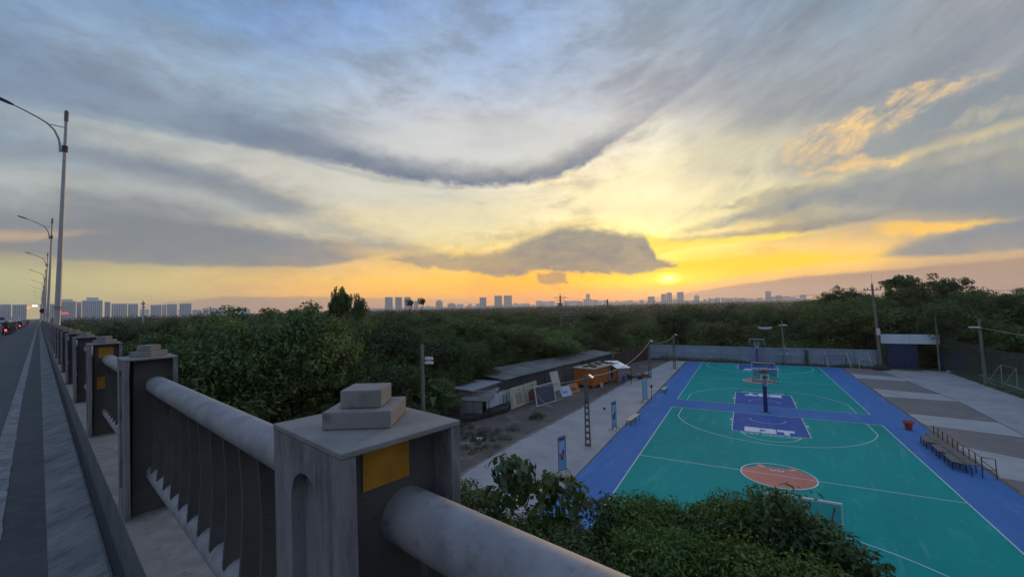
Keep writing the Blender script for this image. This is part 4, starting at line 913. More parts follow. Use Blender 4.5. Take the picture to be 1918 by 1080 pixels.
# small shed at the left end
s2 = thing('small_shed', 'small grey hut with a flat roof left of the long shed', 'hut')
gm = mat('grey hut wall', (.20, .20, .21), (.15, .15, .16), 1, .85, c3=(.11, .11, .11), s3=2)
m = MB(); m.box(-25.4, -23.2, 4.2, 8.6, 0, 2.1); obj('wall', m, gm, s2)
m = MB(); m.box(-25.7, -22.9, 4.0, 8.8, 2.12, 2.2); obj('roof', m, mat('pale roof edge', (.30, .32, .35), (.2, .22, .24), 1, .7), s2)
s3 = thing('lean_to', 'low lean-to with a sloping sheet roof in front of the small grey hut', 'lean-to')
m = MB(); m.add([(-23.6, 2.6, 1.55), (-21.0, 3.6, 1.45), (-22.6, 8.2, 1.75), (-24.6, 7.4, 1.85)], [(0, 1, 2, 3)]); m.add([(-23.6, 2.6, 1.51), (-21.0, 3.6, 1.41), (-22.6, 8.2, 1.71), (-24.6, 7.4, 1.81)], [(3, 2, 1, 0)]); obj('roof_sheet', m, rf, s3)
m = MB(); m.add([(-23.5, 2.7, 0), (-21.6, 3.4, 0), (-21.6, 3.4, 1.42), (-23.5, 2.7, 1.5)], [(0, 1, 2, 3)]); obj('wall', m, gm, s3)
for p in ((-21.1, 3.7), (-22.6, 8.0), (-22.3, 3.15)): m = MB(); m.tube([(p[0], p[1], 0), (p[0], p[1], 1.45)], .03, 6); obj('post', m, blk, s3)
m = MB(); m.prism([(-22.6, 1.2), (-21.6, 2.5), (-20.6, 6.2), (-21.2, 7.6), (-22.6, 7.4), (-23.2, 3.)], (0, .42), lambda a, b, c: (a, b, c)); tag(obj('black_tarp', m, mat('black tarpaulin', (.02, .02, .022)), bevel=.06), 'black tarpaulin mound in front of the lean-to', 'tarpaulin')
wc = thing('white_sheet_panel', 'ragged-topped white sheet panel propped before the lean-to', 'panel')
V = []; random.seed(9); n = 26
for i in range(n+1):
    t = i/n; x, y = -22.15+.75*t, 4.9+3.2*t; V += [(x+.03*(i % 2), y, .42+.15*t), (x+.03*(i % 2), y, 1.62+.12*t+(random.uniform(-.13, .06) if i % 3 == 0 else 0))]
m = MB(); m.add(V, [(2*i, 2*i+1, 2*i+3, 2*i+2) for i in range(n)]); obj('sheet', m, mat('chalky white', (.52, .57, .63), (.42, .47, .54), 2, .7), wc)
for t in (.68, .82): m = MB(); m.tube([(-22.1+.75*t, 4.85+3.2*t, 0), (-22.1+.75*t, 4.85+3.2*t, 1.35)], .025, 6); obj('post', m, blk, wc)
# leaning boards
cream = mat('cream board', (.46, .47, .38), (.40, .41, .33), 2, .6, c3=(.30, .30, .24), s3=4, t3=(.6, .8)); redprint = mat('rust print', (.24, .085, .06), (.18, .07, .05), 3, .7); prk = mat('black print', (.03, .03, .03))
def lean_board(p0, p1, h, z0, tilt, m_, label, deco=None, frame=None, name='leaning_board'):
    a = np.array(p0, float); b = np.array(p1, float); w = np.linalg.norm(b-a); d = (b-a)/w; rz = math.atan2(d[1], d[0])
    r = thing(name, label, 'board', (a[0], a[1], z0), rz, 'boards leaning in front of the shed')
    T = lambda x, y, z: (x, y*math.cos(tilt)+z*math.sin(tilt), z*math.cos(tilt)-y*math.sin(tilt))
    m = MB(); m.box(0, w, 0, .04, 0, h, T); obj('board', m, m_, r)
    if frame:
        m = MB()
        for q in ((-.06, w+.06, -.05, .05, -.07, 0), (-.06, w+.06, -.05, .05, h, h+.07), (-.06, 0, -.05, .05, 0, h), (w, w+.06, -.05, .05, 0, h)): m.box(*q, T)
        obj('frame', m, frame, r)
    if deco: deco(r, w, h, T)
    return r
def deco1(k):
    def f(r, w, h, T):
        y0, y1 = -.012, -.004
        m = MB(); m.box(0.02, w-.02, y0, y1, 0.0, .1, T); obj('print', m, redprint, r)
        m = MB()
        for i in range(8 if k == 0 else 7): m.box(.06, .3, y0, y1, .3+i*.13, .34+i*.13, T)
        m.box(w*.6, w*.6+.14, y0, y1, h-.42, h-.2, T); m.box(.5, .56, y0, y1, h-.5, h-.38, T)
        if k == 0:
            for i in range(5): m.box(.75, w-.3-.1*(i % 2), y0, y1, .95+i*.11-.0, .97+i*.11, T)
        obj('print', m, prk, r)
        if k == 0:
            m = MB()
            for i in range(9): m.box(.7+.1*(i % 3), w-.25-.14*(i*7 % 3), y0-.004, y1, .36+i*.115, .40+i*.115, T)
            obj('print', m, redprint, r)
        else:
            m = MB(); m.prism([(.6, .2), (w-.03, .2), (w-.03, 1.35), (1.1, 1.3), (.62, 1.1)], (y0, y1), lambda a, b, c: T(a, c, b)); obj('print', m, redprint, r)
    return f
lean_board((-20.5, 6.7), (-20.28, 8.95), 1.98, .05, .10, cream, 'left cream board with faded red and black print, beside the lean-to', deco1(0))
lean_board((-20.26, 9.05), (-20.0, 11.35), 2.0, .05, .10, cream, 'right cream board with a large rust-red print, left of the slate board', deco1(1))
def props(r, w, h, T):
    m = MB(); m.tube([T(.1, -.06, h*.55), (.5, -.75, .02)], .02, 5); m.tube([T(.1, -.06, h*.55), (.75, -.6, .02)], .02, 5); obj('prop', m, mat('bare stick', (.30, .27, .22)), r)
    m = MB(); m.box(.12, w-.6, -.012, -.004, h-.62, h-.6, T); m.box(.7, .72, -.012, -.004, h-.8, h-.45, T); obj('print', m, mat('chalk', (.16, .17, .22)), r)
lean_board((-18.95, 8.9), (-18.3, 11.75), 1.75, .12, .16, mat('slate board', (.075, .082, .12), (.06, .066, .10), 2, .6), 'large slate-blue board in a white frame', props, mat('white frame', (.55, .58, .62)))
def easel(r, w, h, T):
    m = MB()
    for a in (.1, w-.1): m.tube([(a, .0, 0.), (a-.1, -.3, -.75)], .025, 5)
    m.tube([(w/2, .2, .2), (w/2, .9, -.72)], .025, 5); obj('prop', m, mat('bare stick', (.30, .27, .22)), r)
    m = MB()
    for i in range(6): m.prism([(.2+.1*i, .5+.12*(i % 3)), (.3+.1*i, .55+.12*(i % 3)), (.28+.1*i, .75+.1*(i % 2)), (.18+.1*i, .7)], (-.012, -.004), lambda a, b, c: T(a, c, b))
    obj('print', m, mat('grey print', (.18, .19, .18)), r)
lean_board((-18.9, 12.9), (-18.55, 14.1), 2.0, .75, .28, cream, 'tall cream board on a wooden easel behind the slate board', easel)
def blot(r, w, h, T):
    m = MB()
    for i in range(5): m.prism([(.25+.14*i, .3+.1*(i % 2)), (.36+.14*i, .3), (.38+.14*i, .62), (.27+.14*i, .7-.1*(i % 3))], (-.012, -.004), lambda a, b, c: T(a, c, b))
    obj('print', m, mat('blue print', (.16, .24, .45)) if r['label'].startswith('small white') else mat('brown print', (.12, .05, .03)), r)
lean_board((-18.3, 13.7), (-17.75, 15.15), 1.1, .04, .5, mat('bluish white board', (.46, .52, .62), (.40, .46, .56), 2, .6), 'small white board with a blue print leaning low by the orange one', blot)
lean_board((-18.0, 15.5), (-17.5, 16.9), 1.1, .06, .5, mat('orange board', (.42, .17, .07), (.34, .13, .06), 3, .7), 'small orange board with a dark print leaning nearest the container', blot)
# orange container
orange = mat('orange container paint', (.40, .12, .022), (.32, .095, .018), 1.4, .6, .1, 20, c3=(.25, .09, .03), s3=2, t3=(.58, .75))
ct = thing('orange_container', 'orange cabin with weeds growing on its roof', 'cabin', (-16.75, 19.3, .28), rad(78.5))
# local x along its long side (away from camera), y to the left
def csheet(x0, y0, x1, y1, h, name, z0=0):
    n = max(3, int(math.dist((x0, y0), (x1, y1))/.16)); V = []
    dx_, dy_ = (x1-x0)/n, (y1-y0)/n; L_ = math.hypot(dx_, dy_); nx, ny = -dy_/L_, dx_/L_
    for i in range(n+1):
        o = .03*(i % 2); V += [(x0+dx_*i+nx*o, y0+dy_*i+ny*o, z0), (x0+dx_*i+nx*o, y0+dy_*i+ny*o, h)]
    m = MB(); m.add(V, [(2*i, 2*i+1, 2*i+3, 2*i+2) for i in range(n)]); obj(name, m, orange, ct)
LX = 6.2
csheet(0, 0, 0, 2.6, 1.9, 'end_wall'); csheet(0, 0, 3.6, 0, 1.9, 'side_wall'); csheet(4.7, 0, LX, 0, 1.9, 'side_wall'); csheet(3.6, 0, 4.7, 0, 1.9, 'side_wall', 1.75); csheet(LX, 0, LX, 2.6, 1.9, 'end_wall'); csheet(0, 2.6, LX, 2.6, 1.9, 'side_wall')
m = MB(); m.box(3.6, 4.7, 1.1, 1.14, 0, 1.75); obj('doorway', m, mat('dark interior', (.02, .02, .02)), ct)
m = MB(); m.box(3.62, 4.1, -.06, -.02, .05, 1.7); obj('door', m, mat('grey door', (.20, .20, .22), (.15, .15, .17), 3, .6), ct)
m = MB(); m.box(1.3, 1.8, -.05, -.03, .9, 1.35); obj('window', m, mat('dirty pane', (.12, .13, .08), rough=.3), ct)
m = MB(); m.box(-.1, LX+.15, -.12, 2.75, 1.9, 1.98); obj('roof', m, mat('pale mossy roof', (.36, .34, .28), (.28, .27, .22), 1.5, .9), ct)
for a in (.2, 2.2, 4.2, 5.9):
    for b in (.15, 2.4): m = MB(); m.box(a-.1, a+.1, b-.1, b+.1, -.28, 0); obj('foot_block', m, gm, ct)
m = MB(); V = [(-17.0, 24.9, 2.28), (-15.9, 26.4, 2.38), (-13.2, 22.0, 2.0), (-14.9, 21.0, 1.95)]
V = [(-17.2, 25.2, 2.42), (-16.0, 26.9, 2.30), (-13.5, 23.6, 1.98), (-14.9, 22.6, 1.95)]
m.add(V, [(0, 1, 2, 3)]); m.add([(x, y, z-.02) for x, y, z in V], [(3, 2, 1, 0)])
tp = thing('awning', 'white sheet awning spread from the end of the orange cabin', 'awning'); obj('awning_sheet', m, mat('white tarp', (.72, .77, .85), (.62, .68, .76), 1.5, .6), tp)
for p in V[2:]+V[:1]: m = MB(); m.tube([(p[0], p[1], 0), p], .03, 6); obj('post', m, blk, tp)
m = MB(); m.lathe([(.2, 0), (.27, .62), (.30, .64), (.30, .7), (.24, .7), (.2, .1)], 16, (-14.7, 25.0, 0)); tag(obj('blue_barrel', m, mat('blue plastic', (.05, .13, .45), rough=.5), smooth=True), 'blue plastic barrel beside the orange cabin door', 'barrel')
tb = thing('table', 'small cluttered table under the white awning', 'table', (-13.7, 26.2, 0))
m = MB(); m.box(-.5, .5, -.35, .35, .7, .74); obj('table_top', m, gm, tb)
for a in (-.45, .45):
    for b in (-.3, .3): m = MB(); m.box(a-.02, a+.02, b-.02, b+.02, 0, .7); obj('leg', m, blk, tb)
for k, (x, y, z, s) in enumerate(((-14.6, 27.2, 0, .5), (-13.3, 27.4, 0, .42), (-14.1, 27.9, 0, .6), (-12.7, 27.0, 0, .4), (-14.0, 26.3, .74, .14), (-13.4, 26.1, .74, .12))):
    m = MB(); m.box(x-s*.6, x+s*.5, y-s*.4, y+s*.5, z, z+s*1.0); m.box(x-s*.5, x+s*.4, y-s*.3, y+s*.4, z+s*1.0+.001, z+s*1.15)
    tag(obj('crate', m, mat('clutter %d' % (k % 3), ((.14, .04, .03), (.05, .045, .04), (.12, .12, .13))[k % 3]), bevel=.01), ('reddish box on the ground behind the awning table', 'dark box right of the awning table', 'grey box at the back of the awning', 'small reddish box at the right edge of the awning', 'dark tin standing on the awning table, left', 'grey tin standing on the awning table, right')[k], 'box')
m = MB(); m.lathe([(.14, 0), (.2, .38), (.22, .4), (.22, .42), (.18, .42), (.13, .03)], 14, (-16.25, 20.6, 0)); tag(obj('white_bucket', m, whitepipe, smooth=True), 'white bucket on the ground at the corner of the orange cabin', 'bucket')
m = MB(); m.box(-19.0, -18.6, 1.2, 1.45, 0, .2); m.box(-18.95, -18.7, 1.5, 1.75, 0, .15); m.v = [(x+.3, y-3.2, z) for x, y, z in m.v]
tag(obj('litter_bag', m, whitepipe, bevel=.05), 'crumpled white plastic bag on the dirt left of the path', 'bag')
# ------------------------------------------------------------------ vegetation
rng = np.random.default_rng(11)
def leaf_mesh(name, C_, R_, per, size, up=.5, outward=1.15, droop=.0, aspect=.45, rs=rng, shadev=None, elong=1., fold=True):
    """C_: clump centres (k,3); R_: clump radii (k,3); leaves = rhombic two-triangle blades."""
    C_ = np.asarray(C_); R_ = np.asarray(R_); k = len(C_); n = k*per
    ci = np.repeat(np.arange(k), per)
    d = rs.normal(size=(n, 3)); d /= np.linalg.norm(d, axis=1)[:, None]
    rr_ = rs.uniform(.15, 1, n)**.45
    P = C_[ci]+d*R_[ci]*rr_[:, None]
    nrm = d*outward+rs.normal(size=(n, 3))*.55+np.array([0, 0, up]); nrm /= np.linalg.norm(nrm, axis=1)[:, None]
    t = rs.normal(size=(n, 3))+d*.8-np.array([0, 0, droop]); t -= nrm*(t*nrm).sum(1)[:, None]; t /= np.linalg.norm(t, axis=1)[:, None]
    b = np.cross(nrm, t); s = size*rs.uniform(.45, 1.55, n)[:, None]
    V = np.empty((n, 4, 3)); V[:, 0] = P-t*s*.5; V[:, 1] = P+b*s*aspect*.5+nrm*s*.10; V[:, 2] = P+t*s*.5*elong; V[:, 3] = P-b*s*aspect*.5+nrm*s*.10
    me = bpy.data.meshes.new(name); me.vertices.add(4*n); me.vertices.foreach_set('co', V.reshape(-1))
    me.loops.add(6*n); me.polygons.add(2*n)
    base = (np.arange(n)*4)[:, None]; idx = (base+np.array([[0, 1, 2, 0, 2, 3]])).reshape(-1)
    me.loops.foreach_set('vertex_index', idx.astype(np.int32)); me.polygons.foreach_set('loop_start', (np.arange(2*n)*3).astype(np.int32)); me.polygons.foreach_set('loop_total', np.full(2*n, 3, np.int32))
    me.update(); me.validate()
    cs = rs.uniform(0, 1, k)
    sh_ = np.clip(.65*cs[ci]+.35*rs.uniform(0, 1, n), 0, 1)
    a = me.attributes.new('shade', 'FLOAT', 'POINT'); a.data.foreach_set('value', np.repeat(sh_, 4))
    return me
barkm = mat('bark', (.075, .06, .048), (.05, .042, .035), 4, .95, .5, 20, stretch=(1, 1, .3))
leafmat('tree leaves', (.052, .085, .022), (.092, .142, .034), (.15, .20, .05), .42)
leafmat('dark tree leaves', (.044, .072, .022), (.076, .112, .03), (.12, .165, .045), .4)
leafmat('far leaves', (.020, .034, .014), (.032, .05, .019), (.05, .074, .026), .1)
leafmat('undergrowth leaves', (.028, .046, .014), (.046, .07, .02), (.068, .1, .026), .1)
leafmat('feathery leaves', (.038, .075, .014), (.085, .14, .02), (.16, .20, .03), .1)
leafmat('broad leaves', (.035, .068, .02), (.06, .105, .03), (.10, .15, .045), .1)
leafmat('bright leaves', (.035, .075, .014), (.065, .12, .022), (.11, .17, .04), .1)
leafmat('grass blades', (.035, .05, .015), (.06, .08, .022), (.10, .11, .035), .15)
def limbs(h, cr, n, seed, base=.3):
    r = random.Random(seed); m = MB()
    tx, ty = r.uniform(-.04, .04)*h, r.uniform(-.04, .04)*h
    m.tube([(0, 0, -.3), (tx*.3, ty*.3, h*.2), (tx, ty, h*.45), (tx*1.4, ty*1.4, h*.75)], [h*.028, h*.022, h*.017, h*.007], 8)
    for i in range(n):
        a = 2*math.pi*i/n+r.uniform(-.4, .4); z0 = h*r.uniform(base, .6); rr_ = cr*r.uniform(.4, .68); z1 = min(h*.74, z0+h*r.uniform(.12, .3))
        p0 = (tx*z0/h*2, ty*z0/h*2, z0); p2 = (math.cos(a)*rr_, math.sin(a)*rr_, z1); p1 = ((p0[0]+p2[0])*.5, (p0[1]+p2[1])*.5, (z0+z1)*.5+h*.04)
        m.tube([p0, p1, p2], [h*.012, h*.008, h*.003], 6)
        for j in range(2):
            q = (p2[0]*1.05+r.uniform(-.12, .12)*cr, p2[1]*1.05+r.uniform(-.12, .12)*cr, z1+r.uniform(.0, .07)*h); m.tube([p1, q], [h*.006, h*.002], 5)
    return m
def crown_proto(seed, h, cr, nclump, per, size, zlo=.28, gap=.0, flat=1., droop=.2):
    rs = np.random.default_rng(seed); C_ = []; R_ = []
    lob = [(rs.uniform(0, 2*math.pi), rs.uniform(.3, .75), rs.uniform(.45, .85), rs.uniform(.38, .6)) for _ in range(7)]
    while len(C_) < nclump:
        if rs.uniform() < .25: a, q, zf, sc = rs.uniform(0, 6.28), 0, .6, .75
        else: a, q, zf, sc = lob[rs.integers(len(lob))]
        d = rs.normal(size=3); d /= np.linalg.norm(d); d[2] = abs(d[2])*1.0-.35 if rs.uniform() < .8 else d[2]
        c = np.array([math.cos(a)*q*cr, math.sin(a)*q*cr, h*(zlo+(1-zlo)*zf*.8)])+d*np.array([cr*sc, cr*sc, h*(1-zlo)*sc*.62])*rs.uniform(.55, 1)
        if c[2] > h*.97 or c[2] < h*zlo*.7: continue
        s = rs.uniform(.09, .17)*cr+.15; C_.append(c); R_.append((s*1.15, s*1.15, s*.72*flat))
    return leaf_mesh('crown', C_, R_, per, size, droop=droop, rs=rs)
protos = []
for k, (h, cr, nc, per, sz, mt, zl) in enumerate(((10, 4.2, 230, 95, .23, 'tree leaves', .2), (10, 3.6, 200, 100, .21, 'dark tree leaves', .22), (10, 5., 260, 90, .24, 'tree leaves', .16), (8, 4.4, 230, 90, .20, 'dark tree leaves', .06), (12, 3.6, 150, 85, .25, 'dark tree leaves', .3), (9, 4., 260, 80, .19, 'tree leaves', .1), (12, 2.4, 60, 70, .26, 'dark tree leaves', .72))):
    cm = crown_proto(20+k, h, cr, nc, per, sz, zl); cm.materials.append(MATS[mt])
    tm = limbs(h, cr, 9, k).mesh('trunk'); tm.materials.append(barkm); tm.polygons.foreach_set('use_smooth', [True]*len(tm.polygons))
    protos.append((h, cr, cm, tm))
SIL = [(0,592),(110,592),(200,592),(300,590),(325,583),(345,584),(380,588),(405,586),(425,576),(440,563),(470,565),(500,572),(520,563),(560,561),(600,564),(622,560),(680,570),(690,577),(720,579),(780,574),(860,576),(1000,580),(1100,579),(1200,577),(1260,574),(1300,568),(1350,564),(1400,568),(1450,563),(1500,563),(1530,549),(1555,538),(1580,532),(1610,541),(1650,546),(1670,530),(1690,526),(1715,522),(1750,522),(1775,532),(1800,546),(1830,532),(1850,530),(1880,541),(1918,530),(2100,520)]
def sil(x): return float(np.interp(x, [a for a, b in SIL], [b for a, b in SIL]))
def top_z(gx, gy, ypx):
    q = np.array([gx, gy])-CAMP[:2]; lo, hi = -5., 40.
    for _ in range(40):
        mz = (lo+hi)/2
        if proj((gx, gy, mz))[1] < ypx: hi = mz
        else: lo = mz
    return lo
NT = [0]
def plant(gx, gy, h, k=None, label=None, group='trees of the wood around the courts', wide=1., z0=-.3, trunk=True, rz=None):
    k = rng.integers(6) if k is None else k; H_, cr, cm, tm = protos[k]; s = (h-z0)/(H_*.97)
    r = thing('tree', label or 'x', 'tree', (gx, gy, z0), rng.uniform(0, 6.28) if rz is None else rz, group); r.scale = (s*wide, s*wide, s)
    c = bpy.data.objects.new('crown', cm); COL.objects.link(c); c.parent = r
    if trunk: t = bpy.data.objects.new('trunk', tm); COL.objects.link(t); t.parent = r
    NT[0] += 1; return r
def blocked(x, y, cr=2.):
    if -27-cr*.4 < x < 24 and -24 < y < 48.5+cr*.8:
        if x > -27+ (y-9)*.27*(y > 9)-cr*.6-1.5 : return True
    if 20 < x < 66 and 15 < y < 60+cr: 
        if y < 50+(x-20)*.28+cr: return True
    s_ = (np.array([x, y])-CAMP[:2])@Sd[:2]
    return s_ < 1.6+cr
LM = [(105, 'beyond the railing by the far street lamps'), (200, 'in front of the tallest left housing blocks'), (262, 'in front of the housing blocks left of the mast'), (340, 'in front of the blocks right of the mast'), (430, 'in front of the hazy left blocks'), (520, 'at the left end of the near thicket'), (600, 'in the middle of the near thicket'), (690, 'below the skyline-breaking tree'), (780, 'below the three equal towers'), (860, 'right of the wooden pole'), (930, 'below the lone tower'), (1000, 'below the twin towers'), (1060, 'left of the power pole'), (1130, 'right of the power pole'), (1215, 'above the brown boundary wall'), (1300, 'below the sun'), (1400, 'above the left half of the blue fence'), (1480, 'above the far violet hoop'), (1560, 'above the right half of the blue fence'), (1640, 'just left of the utility pole'), (1760, 'above the white gate fascia'), (1850, 'behind the netting'), (9999, 'at the right edge of the picture')]
WORDS = ['bushy', 'rounded', 'loose-crowned', 'dense', 'ragged', 'spreading']
# three belts: near thicket, wood behind the fence, trees running to the horizon
placed = []
def try_plant(x, y, d, tall=None, sp=None):
    px_, py_ = proj((x, y, 4)); 
    if not (-90 < px_ < 2010): return
    sp = sp or max(3.8, d*.092)
    for a, b in placed:
        if (a-x)**2+(b-y)**2 < sp*sp: return
    k = int(rng.integers(6)); cr = 3.6
    if blocked(x, y, cr): return
    lim = min(sil(px_-12), sil(px_), sil(px_+12)); cap_ = top_z(x, y, lim+rng.uniform(1, 5))
    h = rng.uniform(5.2, 9.8) if tall is None else tall*rng.uniform(.8, 1.12)
    if rng.uniform() < .35 or d < 45: h = min(cap_, max(h, cap_*rng.uniform(.62, 1.)))
    h = min(h, cap_, 14.5)
    if h < 3: return
    placed.append((x, y)); side0 = 'left of the courts' if px_ < 860 else 'beyond the blue fence' if px_ > 1180 else 'between the shed and the skyline'
    side = next(b for a, b in LM if px_ < a); sz_ = 'low' if h < 6.5 else 'tall' if h > 8.6 else 'mid-height'
    dist = 'near' if d < 70 else 'middle-distance' if d < 150 else 'far'
    plant(x, y, h, k, f'{dist} {sz_} {WORDS[k]} tree {side}', f'{dist} trees {side}', wide=rng.uniform(.95, 1.3)*max(1., 8/h), trunk=d < 120)
ring = 24.
for it in range(60):
    step = max(3.8, ring*.085)
    for j in range(int(110/57.3*ring/step*4)):
        az = YAW+rad(rng.uniform(-54, 54)); d = ring+rng.uniform(-.4, .4)*step
        if NT[0] < 240: try_plant(CAMP[0]+math.sin(az)*d, CAMP[1]+math.cos(az)*d, d)
    ring += step*.9
    if ring > 420: break
print('TREES', NT[0], 'ring', ring)
# hand-placed trees that shape the outline
def at_px(x, d, ): q = ray(x, 560); q = q[:2]/np.linalg.norm(q[:2]); return CAMP[0]+q[0]*d, CAMP[1]+q[1]*d
SPEC = [(592, 31, 557, 2, 'full crown left of the skyline-breaking tree', .8), (515, 31, 561, 0, 'full crown in the middle of the left thicket skyline', .8), (470, 33, 564, 2, 'full crown near the left end of the thicket skyline', .8), (700, 40, 572, 0, 'full crown just right of the skyline-breaking tree', .8), (640, 33, 536, 6, 'tall ragged tree breaking the skyline left of the three towers', .3), (670, 32, 549, 6, 'smaller ragged clump just right of the skyline breaker', .26), (628, 34, 550, 6, 'small ragged clump just left of the skyline breaker', .28), (648, 36, 562, 0, 'broad crown under the skyline breaker', .8), (548, 30, 556, 1, 'rounded tree top with drooping sprays on the left skyline', .8), (440, 30, 559, 0, 'layered tree at the left end of the near thicket', .9),
        (1735, 92, 505, 0, 'tall domed tree above the white gate fascia', .8), (1690, 90, 519, 4, 'sparse shoulder of a tree left of the domed one', .7), (1570, 95, 529, 4, 'thin-topped tree left of the tall utility pole', .8), (1850, 88, 524, 5, 'broad tree at the right side beyond the pitch', .9), (1915, 84, 526, 0, 'dark tree at the right edge of the picture', 1.),
        (1790, 82, 546, 2, 'dark tree in the dip right of the domed tree', 1.), (1828, 80, 533, 3, 'bushy tree left of the broad tree by the pitch', 1.), (1884, 78, 541, 2, 'tree just left of the one at the right edge', 1.), (1655, 88, 548, 2, 'round tree just right of the utility pole top', 1.), (1600, 90, 536, 3, 'tree left of the utility pole', 1.),
        (1530, 92, 551, 2, 'first tree where the right wood steps up', 1.), (1482, 96, 564, 0, 'tree in the wood below the last hazy block', 1.1), (1425, 98, 567, 2, 'tree in the wood below the glass tower', 1.1), (1365, 100, 565, 3, 'low dark tree in the wood right of the sun', 1.1), (1310, 105, 569, 1, 'low tree in the wood beneath the sunset', 1.1),
        (1700, 78, 575, 2, 'dark tree crowding behind the white fascia', 1.1), (1640, 76, 590, 3, 'bush behind the fence at the utility pole', 1.1), (1760, 74, 580, 3, 'dark tree behind the slim grey pole', 1.1), (1560, 78, 590, 2, 'dark tree behind the right half of the blue fence', 1.2), (1490, 78, 600, 5, 'tree behind the fence right of the light pole', 1.2), (1420, 80, 598, 3, 'tree behind the far violet hoop', 1.2), (1350, 84, 592, 2, 'tree behind the middle of the blue fence', 1.2), (1270, 84, 590, 3, 'tree behind the left end of the blue fence', 1.2), (1200, 86, 592, 0, 'tree at the end of the brown wall', 1.2), (1830, 72, 590, 3, 'dark tree behind the netting', 1.2), (1900, 70, 585, 2, 'dark tree behind the netting at the right edge', 1.2),
        (1625, 92, 540, 1, 'rounded tree directly behind the utility pole', .9), (790, 140, 557, 6, 'slim tree with a small round head just right of the three towers', .42), (768, 140, 560, 6, 'slim tree with a small round head in front of the third tower', .45), (1775, 92, 520, 6, 'airy side branch of the domed tree', .9), (1690, 92, 514, 6, 'airy tree top left of the domed tree', 1.),
        (860, 44, 612, 2, 'large round-headed tree just left of the shed roof', .8), (752, 43, 640, 0, 'leafy tree left of the wooden pole', .8), (690, 31, 640, 2, 'wide dark tree in the middle of the near thicket', 1.), (925, 56, 622, 3, 'low round tree behind the shed roof', 1.)]
_g = at_px(790, 29.5); round_pole(_g[0], _g[1], top_z(_g[0], _g[1], 645), 'weathered wooden pole with two small lamps at the edge of the thicket', .15, .12, (-.05, 0), extra=util3)
for x, d, y, k, lb, wd in SPEC:
    if 1180 < x < 1925 and d < 82: d = d+9
    gx, gy = at_px(x, d); h = top_z(gx, gy, y); plant(gx, gy, h, k, lb, 'trees that stand out in the wood', wide=wd)
# near bushes by the lean-to
for x, y, h, k, lb in ((-23.6, -1.5, 3.6, 5, 'leafy bush at the end of the black tarpaulin'), (-25.5, 1.5, 4.2, 3, 'dark bush left of the lean-to'), (-22.8, -5.5, 4.0, 3, 'bush beside the nearest railing post'), (-24.5, -10, 5.0, 0, 'bush below the bridge beyond the nearest post'), (-27.5, 5.5, 5.2, 2, 'tree crowding the small grey hut'), (-26.8, 10.5, 4.6, 5, 'bush pressing on the hut roof'), (-28.8, 16, 5.0, 0, 'tree overhanging the left end of the shed roof'), (-28.2, 22, 4.4, 3, 'bush behind the middle of the shed roof'), (-26.5, 28, 4.2, 5, 'bush behind the far half of the shed roof'), (-24.5, 34.5, 4.4, 3, 'bush behind the end of the shed'), (-22.5, 40, 4.2, 2, 'bush behind the brown boundary wall'), (-20.5, 46, 5.0, 5, 'tree at the corner of brown wall and blue fence')):
    plant(x, y, h, k, lb, 'bushes around the shed', wide=1.15)
# bright banana-like plants
def big_leaf_plant(x, y, h, n, lb, sz=1.6, seed=1):
    r = thing('banana_plant', lb, 'plant', (x, y, -.1), 0, 'broad-leaved plants'); R = random.Random(seed); m = MB()
    m.tube([(0, 0, 0), (.1, 0, h*.7)], [.12, .07], 8); obj('stem', m, MATS['bark'] if 'bark' in MATS else barkm, r)
    for i in range(n):
        a = R.uniform(0, 6.28); L_ = sz*R.uniform(.7, 1.2); e = R.uniform(.5, 1.2); V = []
        for j in range(7):
            t = j/6; rr_ = L_*t*math.cos(e)*(1+.3*t); z = h*.62+R.uniform(0, .01)+L_*(math.sin(e)*t-.75*t*t*.9); w = .24*math.sin(math.pi*min(1, t*.93+.05))*sz*.6
            V += [(math.cos(a)*rr_-math.sin(a)*w, math.sin(a)*rr_+math.cos(a)*w, z), (math.cos(a)*rr_, math.sin(a)*rr_, z-.05), (math.cos(a)*rr_+math.sin(a)*w, math.sin(a)*rr_-math.cos(a)*w, z)]
        mm = MB(); mm.add(V, [(3*j, 3*j+1, 3*j+4, 3*j+3) for j in range(6)]+[(3*j+1, 3*j+2, 3*j+5, 3*j+4) for j in range(6)]); me = mm.mesh('leaf')
        at_ = me.attributes.new('shade', 'FLOAT', 'POINT'); sv = R.random(); at_.data.foreach_set('value', [sv]*len(me.vertices)); me.materials.append(MATS['bright leaves'])
        o = bpy.data.objects.new('leaf', me); COL.objects.link(o); o.parent = r
for i, (px_, d, yt) in enumerate(((778, 34.5, 668), (800, 35, 672), (765, 34.5, 690), (810, 34, 700), (920, 58, 640), (1075, 66, 640), (1040, 60, 648), (1010, 62, 642))):
    gx, gy = at_px(px_, d); big_leaf_plant(gx, gy, max(3, top_z(gx, gy, yt)), 9, ('bright broad-leaved plant ' + ('left', 'right', 'low left', 'low right')[i] + ' of the wooden pole') if i < 4 else ('broad-leaved plant showing pale leaves behind the shed roof, ' + ('leftmost', 'right end', 'third from left', 'second from left')[i-4]), 1.7, i)
